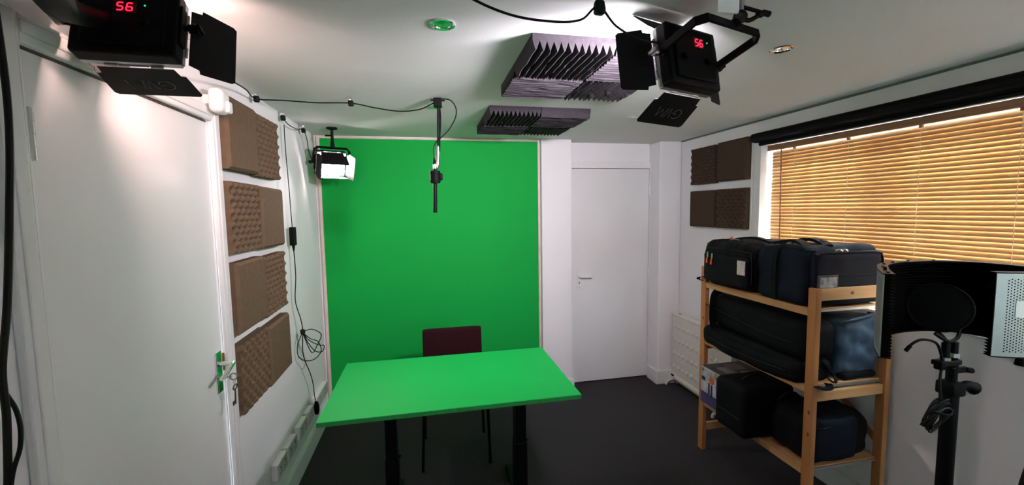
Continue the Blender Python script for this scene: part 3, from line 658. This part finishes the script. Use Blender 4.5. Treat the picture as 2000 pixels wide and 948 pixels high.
for zt in (1.140, .765, .350):
    s = obj('shelf_board', box(B(), SX0+.004, SX1-.006, SY0+.030, SY1-.030, zt-.018, zt, .001), 'pineh', t)
    for k, x0 in enumerate((SX0+.002, SX1-.025)): obj('board_lip', box(B(), x0, x0+.018, SY0+.046, SY1-.046, zt-.036, zt+.001, .002), 'pinel', s)
    obj('end_strip', box(B(), SX0+.034, SX1-.034, SY0+.022, SY0+.030, zt-.016, zt-.004), 'steel', s)
b = B(); prism(b, [(1.63, .40), (1.63, .44), (2.37, 1.02), (2.37, .98)], 'x', SX1-.004, SX1+.006); obj('diagonal_brace', b, 'pine', t)

# ---- bags
def strap(parent, pts, w, m='bag', th=.003, name='strap', up=(0, 0, 1)):
    b = B(); P = spline(pts, 6); rings = []
    for i, p in enumerate(P):
        tt = (P[min(i+1, len(P)-1)]-P[max(i-1, 0)]).normalized(); a = Vector(up).cross(tt)
        a = a.normalized() if a.length > 1e-6 else Vector((0, 1, 0)); n_ = tt.cross(a)
        rings.append([b.verts.new(p+a*w/2+n_*th/2), b.verts.new(p-a*w/2+n_*th/2), b.verts.new(p-a*w/2-n_*th/2), b.verts.new(p+a*w/2-n_*th/2)])
    for A, C in zip(rings, rings[1:]):
        for k in range(4): b.faces.new((A[k], A[(k+1) % 4], C[(k+1) % 4], C[k]))
    b.faces.new(rings[0]); b.faces.new(rings[-1]); return obj(name, b, m, parent, True)
# top left bag (rucksack with orange pulls)
t = thing('camera_bag', 'rounded black camera bag with orange zip pulls, left on the top shelf', 'bag', (2.75, 2.13, 1.142), 'black bags on the pine shelves')
def fA(p, h):
    k = (p.z+h.z)/(2*h.z); p.y *= 1-.10*k*k; p.x += -.010*math.sin(k*PI); return p
b = B(); soft(b, 2.56, 2.97, 1.955, 2.378, 1.142, 1.425, r=.055, n=16, amp=.016, fr=9, seed=1, fn=fA); body = obj('body', b, 'bag', t, True)
b = B(); soft(b, 2.535, 2.58, 1.965, 2.335, 1.165, 1.345, r=.020, n=10, amp=.005, fr=12, seed=2); pk = obj('front_pocket', b, 'bag', t, True)
b = B(); tube(b, [(2.556, 2.345, 1.20), (2.556, 2.335, 1.345), (2.556, 2.28, 1.372), (2.556, 2.0, 1.372), (2.556, 1.955, 1.345), (2.556, 1.95, 1.2)], .004, 6); obj('piping', b, 'cable', t, True)
b = B(); box(b, 2.529, 2.534, 1.972, 2.030, 1.245, 1.325, .001); obj('label_card', b, 'label', pk, label='pale card label')
for y, z in ((2.285, 1.32), (2.245, 1.315)):
    b = B(); box(b, 2.530, 2.535, y-.006, y+.006, z-.002, z+.028, .001); zp = obj('zip_pull', b, 'steel', t)
    b = B(); tube(b, [(2.532, y, z), (2.528, y+.003, z-.018), (2.529, y+.004, z-.04)], lambda q: .003+.003*q, 8); obj('pull_tab', b, 'orange', zp, True)
for x, y, z in ((2.60, 2.36, 1.385), (2.64, 2.20, 1.43)):
    b = B(); tube(b, [(x, y, z), (x-.004, y+.004, z+.012), (x-.012, y+.01, z+.004)], .004, 8); obj('pull_tab', b, 'orange', t, True)
strap(t, [(2.66, 2.24, 1.415), (2.67, 2.16, 1.438), (2.68, 2.06, 1.445), (2.70, 1.97, 1.425)], .035, name='carry_handle', th=.012)
b = B(); tube(b, [(2.62, 2.20, 1.425), (2.625, 2.17, 1.432), (2.63, 2.13, 1.428)], .004, 8); obj('zip_slider', b, 'steel', t, True)
strap(t, [(2.57, 2.36, 1.18), (2.56, 2.40, 1.17), (2.575, 2.425, 1.15), (2.60, 2.38, 1.148)], .022, name='side_strap')
# top right bag
t = thing('kit_bag', 'boxy navy-black kit bag with clear label window, right on the top shelf', 'bag', (2.79, 1.77, 1.142), 'black bags on the pine shelves')
def fB(p, h):
    k = (p.z+h.z)/(2*h.z); p.x = p.x*(1-.03*k); 
    if p.y > 0: p.z -= .02*(p.y/h.y)**2*k
    return p
b = B(); soft(b, 2.565, 3.010, 1.630, 1.940, 1.142, 1.432, r=.045, n=16, amp=.013, fr=8, seed=3, fn=fB); body = obj('body', b, 'bagn', t, True)
b = B(); soft(b, 2.600, 3.000, 1.608, 1.650, 1.150, 1.405, r=.019, n=12, amp=.004, fr=8, seed=4); fp = obj('end_panel', b, 'bagn', t, True)
b = B(); tube(b, [(2.612, 1.612, 1.165), (2.612, 1.612, 1.35), (2.635, 1.612, 1.395), (2.70, 1.612, 1.402), (2.95, 1.612, 1.398), (2.985, 1.612, 1.375), (2.993, 1.612, 1.33), (2.993, 1.612, 1.165)], .0055, 8); obj('piping', b, 'bag', fp, True)
b = B(); tube(b, [(2.73, 1.606, 1.290), (2.80, 1.6055, 1.292), (2.98, 1.606, 1.292)], .0022, 6); obj('seam', b, 'bag', fp, True)
b = B(); box(b, 2.606, 2.722, 1.600, 1.606, 1.222, 1.300, .002); lw = obj('label_frame', b, 'boxd', fp)
b = B(); box(b, 2.616, 2.712, 1.597, 1.601, 1.240, 1.290, .001); obj('clear_window', b, 'clear', t, label='clear plastic label window')
strap(t, [(2.60, 1.64, 1.41), (2.64, 1.72, 1.442), (2.66, 1.80, 1.452), (2.66, 1.90, 1.43)], .04, name='carry_handle', th=.012)
strap(t, [(2.72, 1.66, 1.43), (2.74, 1.72, 1.450), (2.75, 1.80, 1.455), (2.76, 1.88, 1.430)], .045, name='carry_handle', th=.014)
strap(t, [(2.556, 1.80, 1.16), (2.552, 1.80, 1.30), (2.565, 1.80, 1.40), (2.61, 1.80, 1.44)], .03, name='side_strap', up=(1, 0, 0))
for x in (2.715, 2.745):
    b = B(); tube(b, [(x, 1.615, 1.412), (x+.012, 1.605, 1.418), (x+.022, 1.60, 1.410)], .0045, 8); obj('zip_pull', b, 'steel', t, True)
# middle shelf: long tripod bag on top of a flat one, blue holdall end
t = thing('tripod_bag', 'long black padded bag lying on another bag, middle shelf', 'bag', (2.72, 2.05, .87), 'black bags on the pine shelves')
def fT(p, h):
    k = (p.y+h.y)/(2*h.y); s = 1-.10*max(0, k-.7)/.3; p.x *= s; p.z += .012*k-.004; return p
b = B(); soft(b, 2.585, 2.775, 1.625, 2.375, .868, 1.070, r=.055, n=18, amp=.009, fr=6, seed=5, fn=fT); obj('body', b, 'bag', t, True)
strap(t, [(2.64, 2.28, 1.105), (2.585, 2.28, 1.08), (2.570, 2.28, .98), (2.580, 2.28, .88), (2.62, 2.28, .85)], .045, name='strap', up=(0, 1, 0))
b = B(); tube(b, [(2.577, 1.70, .95), (2.574, 1.9, .955), (2.575, 2.2, .985), (2.582, 2.36, 1.0)], .003, 6); obj('zip', b, 'cable', t, True)
t = thing('long_bag', 'wide flat black bag sagging over the middle shelf edge', 'bag', (2.72, 2.0, .767), 'black bags on the pine shelves')
def fL(p, h):
    k = (p.y+h.y)/(2*h.y)
    if p.x < -h.x*.6: p.z = p.z-.030*math.sin(min(1, k*1.0)*PI)**.5 if k > 0 else p.z
    return p
b = B(); soft(b, 2.55, 2.762, 1.632, 2.362, .752, .872, r=.045, n=18, amp=.010, fr=6, seed=6)
for v in b.verts:
    if v.co.x < 2.58: v.co.z -= .018*math.sin(max(0, min(1, (v.co.y-1.632)/.73))*PI)
    else: v.co.z = max(v.co.z, .767)
obj('body', b, 'bag', t, True)
b = B(); tube(b, [(2.548, 1.70, .81), (2.545, 1.95, .795), (2.546, 2.2, .80), (2.56, 2.34, .815)], .0035, 6); obj('zip', b, 'cable', t, True)
t = thing('holdall', 'slate blue nylon holdall bulging from the near end of the middle shelf', 'bag', (2.90, 1.75, .767), 'black bags on the pine shelves')
def fH(p, h):
    k = (p.z+h.z)/(2*h.z); p.y -= .03*math.sin(k*PI)*(p.x/h.x*.5+.5) if p.y < 0 else 0
    p.y += .003*math.sin(p.x*35+p.z*60)*(1 if p.y < 0 else 0)+.008*noise.noise(p*22)*(1 if p.y < 0 else 0); p.z += .02*(p.x/h.x)*k; return p
b = B(); soft(b, 2.785, 3.015, 1.635, 2.15, .767, 1.065, r=.045, n=26, amp=.012, fr=9, seed=8, fn=fH); obj('body', b, 'blue', t, True)
b = B(); tube(b, [(2.79, 1.632, 1.055), (2.82, 1.615, 1.068), (2.90, 1.618, 1.078), (2.99, 1.64, 1.085), (3.01, 1.68, 1.08)], .007, 8); obj('rim_piping', b, 'blue', t, True)
b = B(); soft(b, 2.80, 3.0, 1.612, 1.70, .767, .805, r=.018, n=10, amp=.004, fr=12, seed=10); obj('base_band', b, 'bag', t, True)
strap(t, [(2.64, 1.625, .86), (2.66, 1.595, .82), (2.70, 1.585, .785), (2.735, 1.60, .780), (2.745, 1.62, .80), (2.72, 1.628, .83), (2.68, 1.628, .87)], .012, name='strap_loop', th=.006)
strap(t, [(2.60, 1.60, .775), (2.62, 1.560, .770), (2.66, 1.565, .770), (2.69, 1.60, .772)], .030, name='strap_tail', up=(0, 0, 1), th=.004)
# bottom shelf
t = thing('printed_box', 'printed cardboard box with orange disc, far end of the bottom shelf', 'box', (2.75, 2.25, .351))
bx0, bx1, by0, by1, bz0, bz1 = 2.565, 2.86, 2.13, 2.368, .351, .590
obj('carton', box(B(), bx0, bx1, by0, by1, bz0, bz1, .002), 'boxw', t)
obj('top_print', box(B(), bx0+.002, bx1-.002, by0+.002, by1-.002, bz1, bz1+.001), 'boxd', t)
for x0, x1, y0, y1, m in ((2.62, 2.70, 2.20, 2.30, 'boxg'), (2.70, 2.80, 2.24, 2.34, 'boxg'), (2.60, 2.68, 2.14, 2.19, 'boxr'), (2.72, 2.78, 2.16, 2.21, 'boxy')):
    obj('print_patch', box(B(), x0, x1, y0, y1, bz1+.001, bz1+.0015), m, t)
fx = bx0-.0012
for y0, y1, z0, z1, m in ((2.14, 2.22, .42, .56, 'boxp'), (2.14, 2.366, .352, .425, 'boxp'), (2.16, 2.24, .545, .588, 'boxy'), (2.325, 2.36, .50, .525, 'boxn'), (2.34, 2.36, .56, .58, 'boxg'), (2.28, 2.295, .425, .485, 'boxn'), (2.255, 2.27, .415, .48, 'boxn'), (2.16, 2.18, .39, .44, 'boxd')):
    obj('print_patch', box(B(), fx, bx0, y0, y1, z0, z1), m, t)
b = B(); cyl(b, (fx-.0008, 2.262, .522), (bx0, 2.262, .522), .024, n=20); obj('orange_disc', b, 'boxo', t)
b = B(); sph(b, (fx, 2.287, .492), .009, (.2, 1, 1)); sph(b, (fx, 2.262, .487), .009, (.2, 1, 1)); obj('print_heads', b, 'boxn', t)
t = thing('hard_case', 'square black padded case jutting out over the bottom shelf edge', 'case', (2.62, 2.02, .351), 'black bags on the pine shelves')
b = B(); soft(b, 2.470, 2.80, 1.875, 2.115, .351, .640, r=.032, n=12, amp=.003, fr=8, seed=11); obj('body', b, 'bag', t, True)
b = B(); tube(b, [(2.48, 2.08, .45), (2.468, 2.07, .46), (2.468, 1.93, .46), (2.48, 1.90, .45)], .004, 6); obj('piping', b, 'cable', t, True)
b = B(); tube(b, [(2.56, 2.0, .636), (2.58, 1.985, .665), (2.66, 1.985, .668), (2.70, 2.0, .636)], .007, 8); obj('handle', b, 'cable', t, True)
t = thing('duffel_bag', 'dark duffel bag with navy end, near end of the bottom shelf', 'bag', (2.82, 1.73, .351), 'black bags on the pine shelves')
def fD(p, h):
    k = (p.z+h.z)/(2*h.z); p.z -= .035*(p.x/h.x)**2*k; return p
b = B(); soft(b, 2.605, 3.005, 1.625, 1.865, .351, .600, r=.060, n=16, amp=.010, fr=9, seed=12, fn=fD); obj('body', b, 'bag', t, True)
b = B(); soft(b, 2.63, 2.90, 1.608, 1.66, .362, .575, r=.022, n=12, amp=.006, fr=9, seed=13); obj('end_panel', b, 'bagn', t, True)
b = B(); tube(b, [(2.635, 1.612, .55), (2.68, 1.604, .545), (2.72, 1.604, .548)], .003, 6); tube(b, [(2.64, 1.61, .60), (2.66, 1.60, .575), (2.675, 1.602, .55)], .003, 6); obj('zip', b, 'cable', t, True)
b = B(); tube(b, [(2.64, 1.83, .59), (2.65, 1.80, .635), (2.70, 1.79, .64), (2.75, 1.80, .60)], .008, 8); obj('handle', b, 'bag', t, True)
b = B(); soft(b, 2.83, 3.01, 1.88, 2.11, .351, .50, r=.05, n=10, amp=.008, fr=9, seed=14); tag(obj('soft_pouch', b, 'bag', smooth=True, origin=(2.92, 2.0, .351)), 'low black pouch at the wall side of the bottom shelf', 'bag', 'black bags on the pine shelves')

# ================================================================ MICROPHONE REFLECTION FILTER ON STAND
FZ0, FZ1 = 1.092, 1.385
t = thing('mic_stand', 'black microphone stand with curved reflection filter by the window', 'stand', (2.68, 1.12, 0))
path = spline([(2.381, 1.148, 0), (2.466, 1.228, 0), (2.535, 1.285, 0), (2.605, 1.335, 0), (2.70, 1.372, 0), (2.81, 1.385, 0), (2.92, 1.370, 0), (3.005, 1.32, 0), (3.045, 1.235, 0), (3.040, 1.115, 0), (2.995, 1.045, 0), (2.92, 1.018, 0), (2.835, 1.032, 0), (2.755, 1.066, 0)], 6)
def wall_strip(bm, P, z0, z1, off0, off1):
    """solid curved sheet following P between two sideways offsets (left side positive)"""
    rings = []
    for i, p in enumerate(P):
        tt = (P[min(i+1, len(P)-1)]-P[max(i-1, 0)]).normalized(); n_ = Vector((-tt.y, tt.x, 0))
        a, c = p+n_*off0, p+n_*off1
        rings.append([bm.verts.new((a.x, a.y, z0)), bm.verts.new((c.x, c.y, z0)), bm.verts.new((c.x, c.y, z1)), bm.verts.new((a.x, a.y, z1))])
    for A, C in zip(rings, rings[1:]):
        for k in range(4): bm.faces.new((A[k], A[(k+1) % 4], C[(k+1) % 4], C[k]))
    bm.faces.new(rings[0]); bm.faces.new(rings[-1]); return bm
fs = obj('filter_shell', wall_strip(B(), path, FZ0, FZ1, 0, .003), 'silver', t, True, label='silver perforated metal shell')
cap = obj('filter_rim', wall_strip(wall_strip(B(), path, FZ1, FZ1+.004, -.028, .005), path, FZ0-.004, FZ0, -.028, .005), 'black', t, True)
# wedge foam lining: vertical section is a zigzag
b = B(); nz_ = 26; prof = []
for k in range(nz_*2+1): prof.append((FZ0+(FZ1-FZ0)*k/(nz_*2), -.012 if k % 2 == 0 else -.030))
rings = []
for i, p in enumerate(path):
    tt = (path[min(i+1, len(path)-1)]-path[max(i-1, 0)]).normalized(); n_ = Vector((-tt.y, tt.x, 0))
    rings.append([b.verts.new((p.x+n_.x*o, p.y+n_.y*o, z)) for z, o in prof])
for A, C in zip(rings, rings[1:]):
    for k in range(len(prof)-1): b.faces.new((A[k], A[k+1], C[k+1], C[k]))
for R_, i in ((rings[0], 0), (rings[-1], len(path)-1)):
    p = path[i]; v0 = b.verts.new((p.x, p.y, FZ0)); v1 = b.verts.new((p.x, p.y, FZ1)); b.faces.new([v0]+R_+[v1])
obj('foam_lining', b, 'hole', t)
# perforations on the outside of the right wing (holes are small dark dimples)
b = B(); acc = 0; last = path[0]; Lp = [0]
for p, q in zip(path, path[1:]): Lp.append(Lp[-1]+(q-p).length)
def at(s):
    for i in range(len(path)-1):
        if Lp[i+1] >= s: k = (s-Lp[i])/(Lp[i+1]-Lp[i]); d = (path[i+1]-path[i]).normalized(); return path[i].lerp(path[i+1], k), Vector((-d.y, d.x, 0))
    d = (path[-1]-path[-2]).normalized(); return path[-1], Vector((-d.y, d.x, 0))
def holes(s0, s1, b):
    ns_ = int((s1-s0)/.0085)
    for i in range(ns_):
        p, n_ = at(s0+i*.0085)
        for j in range(26):
            z = FZ0+.018+j*.0100+(.005 if i % 2 else 0); c = p+n_*.0031
            tt = Vector((n_.y, -n_.x, 0)); vs = []
            for k in range(6):
                a = k*PI/3; vs.append(b.verts.new((c.x+tt.x*.0026*math.cos(a), c.y+tt.y*.0026*math.cos(a), z+.0026*math.sin(a))))
            b.faces.new(vs)
holes(Lp[-1]-.34, Lp[-1]-.022, b); holes(.02, .16, b)
h_ = obj('perforations', b, 'hole', t); h_['kind'] = 'stuff'
# white card sticker on the right wing
s0 = Lp[-1]-.058; b = B(); P = [at(s0-k*.008)[0]+at(s0-k*.008)[1]*.0045 for k in range(8)]
wall_strip(b, P, 1.232, 1.290, 0, .0012); st = obj('sticker', b, 'card', t, label='small white card sticker')
b = B(); p, n_ = at(s0-.034); tt = Vector((n_.y, -n_.x, 0))
for dz, wd in ((0, .026), (-.007, .017), (-.012, .02)):
    c = p+n_*.0062; cyl(b, (c.x-tt.x*wd/2, c.y-tt.y*wd/2, 1.263+dz), (c.x+tt.x*wd/2, c.y+tt.y*wd/2, 1.263+dz), .0007, n=5)
c = p+n_*.0062; tube(b, [(c.x-tt.x*.005, c.y-tt.y*.005, 1.269), (c.x, c.y, 1.278), (c.x+tt.x*.005, c.y+tt.y*.005, 1.269), (c.x-tt.x*.005, c.y-tt.y*.005, 1.269)], .0008, 5, 0)
obj('sticker_print', b, 'greyink', st)
for s in (.03, .10, .2, .3, .4, .5, .62):
    p, n_ = at(s); b = B(); cyl(b, (p.x-n_.x*.012, p.y-n_.y*.012, FZ1+.003), (p.x-n_.x*.012, p.y-n_.y*.012, FZ1+(.016 if s == .10 else .008)), .005, n=10); obj('rim_screw', b, 'plastic', t)
p, n_ = at(Lp[-1]-.09); b = B(); cyl(b, (p.x, p.y, FZ0-.030), (p.x, p.y, FZ0-.004), .016, .013, 14); obj('rim_knob', b, 'plastic', t, True)
# pole, clamp, knobs
PXm, PYm = 2.672, 1.120
b = B(); cyl(b, (PXm, PYm, .80), (PXm, PYm, 1.062), .0165, n=18); obj('upper_pole', b, 'black', t, True)
b = B(); cyl(b, (PXm, PYm, .04), (PXm, PYm, .97), .024, n=20); obj('lower_pole', b, 'black', t, True)
b = B(); box(b, PXm-.032, PXm+.030, PYm-.030, PYm+.030, .935, .985, .008); tube(b, [(PXm+.02, PYm-.012, .965), (PXm+.045, PYm-.02, .972), (PXm+.068, PYm-.026, .962)], lambda q: .012+.012*q, 12); obj('height_clamp', b, 'plastic', t, True)
b = B(); box(b, PXm-.075, PXm+.018, PYm-.018, PYm+.018, 1.050, 1.068, .003); box(b, PXm-.02, PXm+.05, PYm-.016, PYm+.0, 1.018, 1.040, .003); obj('bracket', b, 'black', t)
b = B(); cyl(b, (PXm+.045, PYm-.012, 1.028), (PXm+.068, PYm-.016, 1.024), .010, n=14); obj('side_knob', b, 'plastic', t, True)
for x, y, m, r in ((PXm-.036, PYm, 'black', .012), (PXm+.006, PYm+.002, 'black', .012)):
    b = B(); cyl(b, (x, y, 1.06), (x, y, 1.13), r, n=14); obj('spigot', b, m, t, True)
b = B(); cyl(b, (PXm+.006, PYm, 1.075), (PXm+.006, PYm, 1.090), .016, n=6); cyl(b, (PXm-.036, PYm, 1.066), (PXm-.036, PYm, 1.078), .017, n=6); obj('lock_nut', b, 'steel', t)
b = B(); cyl(b, (PXm+.027, PYm+.012, .72), (PXm+.031, PYm+.012, .93), .0045, n=8); obj('slim_rod', b, 'steel', t, True)
for a in (.6, .6+2*PI/3, .6+4*PI/3):
    b = B(); tube(b, [(PXm, PYm, .10), (PXm+.10*math.cos(a), PYm+.10*math.sin(a), .09), (PXm+.30*math.cos(a), PYm+.30*math.sin(a), .016)], .011, 8); obj('leg', b, 'black', t, True)
# microphone behind the pop filter
t = thing('studio_microphone', 'dark studio microphone in a cradle inside the reflection filter', 'microphone', (PXm, PYm, 1.13))
b = B(); cyl(b, (PXm-.02, PYm+.06, 1.175), (PXm-.02, PYm+.06, 1.30), .024, n=20); sph(b, (PXm-.02, PYm+.06, 1.30), .024); obj('capsule', b, 'black', t, True)
b = B(); tube(b, [(PXm-.075, PYm+.01, 1.165), (PXm-.055, PYm, 1.148), (PXm-.02, PYm, 1.135), (PXm+.015, PYm, 1.145), (PXm+.04, PYm+.01, 1.17)], .006, 8); tube(b, [(PXm-.06, PYm+.01, 1.172), (PXm-.02, PYm+.02, 1.168), (PXm+.035, PYm+.01, 1.175)], .004, 8)
tube(b, [(PXm-.036, PYm, 1.10), (PXm-.03, PYm+.005, 1.135), (PXm-.02, PYm+.05, 1.17)], .007, 8); obj('cradle', b, 'black', t, True)
# pop filter
t = thing('pop_filter', 'round black mesh pop filter in front of the reflection filter', 'filter', (2.585, 1.10, 1.262))
pc_ = Vector((2.590, 1.118, 1.262)); ax = (Vector((.825, 0, 1.45))-pc_).normalized(); q = Vector((0, 0, 1)).rotation_difference(ax); mt = Matrix.Translation(pc_) @ q.to_matrix().to_4x4()
b = B(); R0 = .083
tube(b, [mt @ Vector((R0*math.cos(a), R0*math.sin(a), 0)) for a in [2*PI*k/40 for k in range(41)]], .0038, 8, 0); obj('hoop', b, 'plastic', t, True)
b = B(); bmesh.ops.create_circle(b, cap_ends=True, segments=40, radius=R0-.002, matrix=mt); obj('mesh_disc', b, 'net', t)
b = B(); tube(b, [(2.475, 1.130, 1.118), (2.497, 1.128, 1.138), (2.53, 1.122, 1.150), (2.575, 1.112, 1.138), (2.595, 1.108, 1.10), (2.600, 1.106, 1.068)], .0045, 8); obj('gooseneck', b, 'black', t, True)
b = B(); tube(b, [(2.468, 1.13, 1.112), (2.485, 1.129, 1.128)], .0065, 8, 0); obj('clip_end', b, 'plastic', t, True)
b = B(); box(b, 2.583, 2.607, 1.095, 1.122, 1.040, 1.072, .005); obj('clamp', b, 'plastic', t)
# its cable and bundle
o = cable('mic_cable', 'black cable tied in a tangled bundle hanging beside the stand pole', [(2.590, 1.100, 1.045), (2.580, 1.096, 1.00), (2.582, 1.094, .96), (2.578, 1.092, .93), (2.57, 1.090, .91)], .0042)
b = B(); random.seed(3)
for k in range(11):
    c = Vector((2.552+random.uniform(-.012, .012), 1.085+random.uniform(-.015, .015), .888+random.uniform(-.012, .012))); L_ = random.uniform(.045, .062); w_ = random.uniform(.014, .030); th = math.radians(38+random.uniform(-16, 16)); dy = random.uniform(-.02, .02)
    pts = []
    for i in range(13):
        a = 2*PI*i/12; u, v = L_*math.cos(a), w_*math.sin(a); pts.append(c+Vector((u*math.cos(th)-v*math.sin(th), dy*math.sin(a*1+k), u*math.sin(th)+v*math.cos(th))))
    tube(b, pts, .0032, 7, 3)
obj('bundle', b, 'cable', o, True)
b = B(); tube(b, [(2.517, 1.072, .913), (2.55, 1.060, .903), (2.59, 1.065, .896), (2.63, 1.085, .90)], .004, 8); obj('twist_tie', b, 'plastic', o, True)

# chair whose back just enters the lower right corner
t = thing('office_chair', 'black rounded chair back just entering the lower right corner', 'chair', (2.42, .72, 0))
b = B(); soft(b, 2.190, 2.64, .66, .70, .56, 1.035, r=.019, n=14, amp=0)
for v in b.verts:
    u, h = (v.co.x-2.415)/.225, max(0, (v.co.z-.80)/.235); v.co.x = 2.415+(v.co.x-2.415)*(1-.30*h*h*h); v.co.y += -.03*u*u+.03
obj('backrest', b, 'plastic', t, True)
b = B(); soft(b, 2.20, 2.63, .28, .66, .44, .50, r=.028, n=8, amp=0); obj('seat', b, 'plastic', t, True)
b = B(); tube(b, [(2.415, .70, .80), (2.415, .73, .60), (2.415, .70, .45), (2.415, .55, .43)], .018, 8); obj('back_arm', b, 'black', t, True)
b = B(); cyl(b, (2.415, .47, .07), (2.415, .47, .45), .025, n=14); obj('column', b, 'black', t, True)
for k in range(5):
    a = k*2*PI/5+.3; b = B(); tube(b, [(2.415, .47, .09), (2.415+.14*math.cos(a), .47+.14*math.sin(a), .075), (2.415+.27*math.cos(a), .47+.27*math.sin(a), .055)], .015, 8); lg = obj('leg', b, 'black', t, True)
    b = B(); sph(b, (2.415+.27*math.cos(a), .47+.27*math.sin(a), .025), .025); obj('castor', b, 'plastic', lg, True)
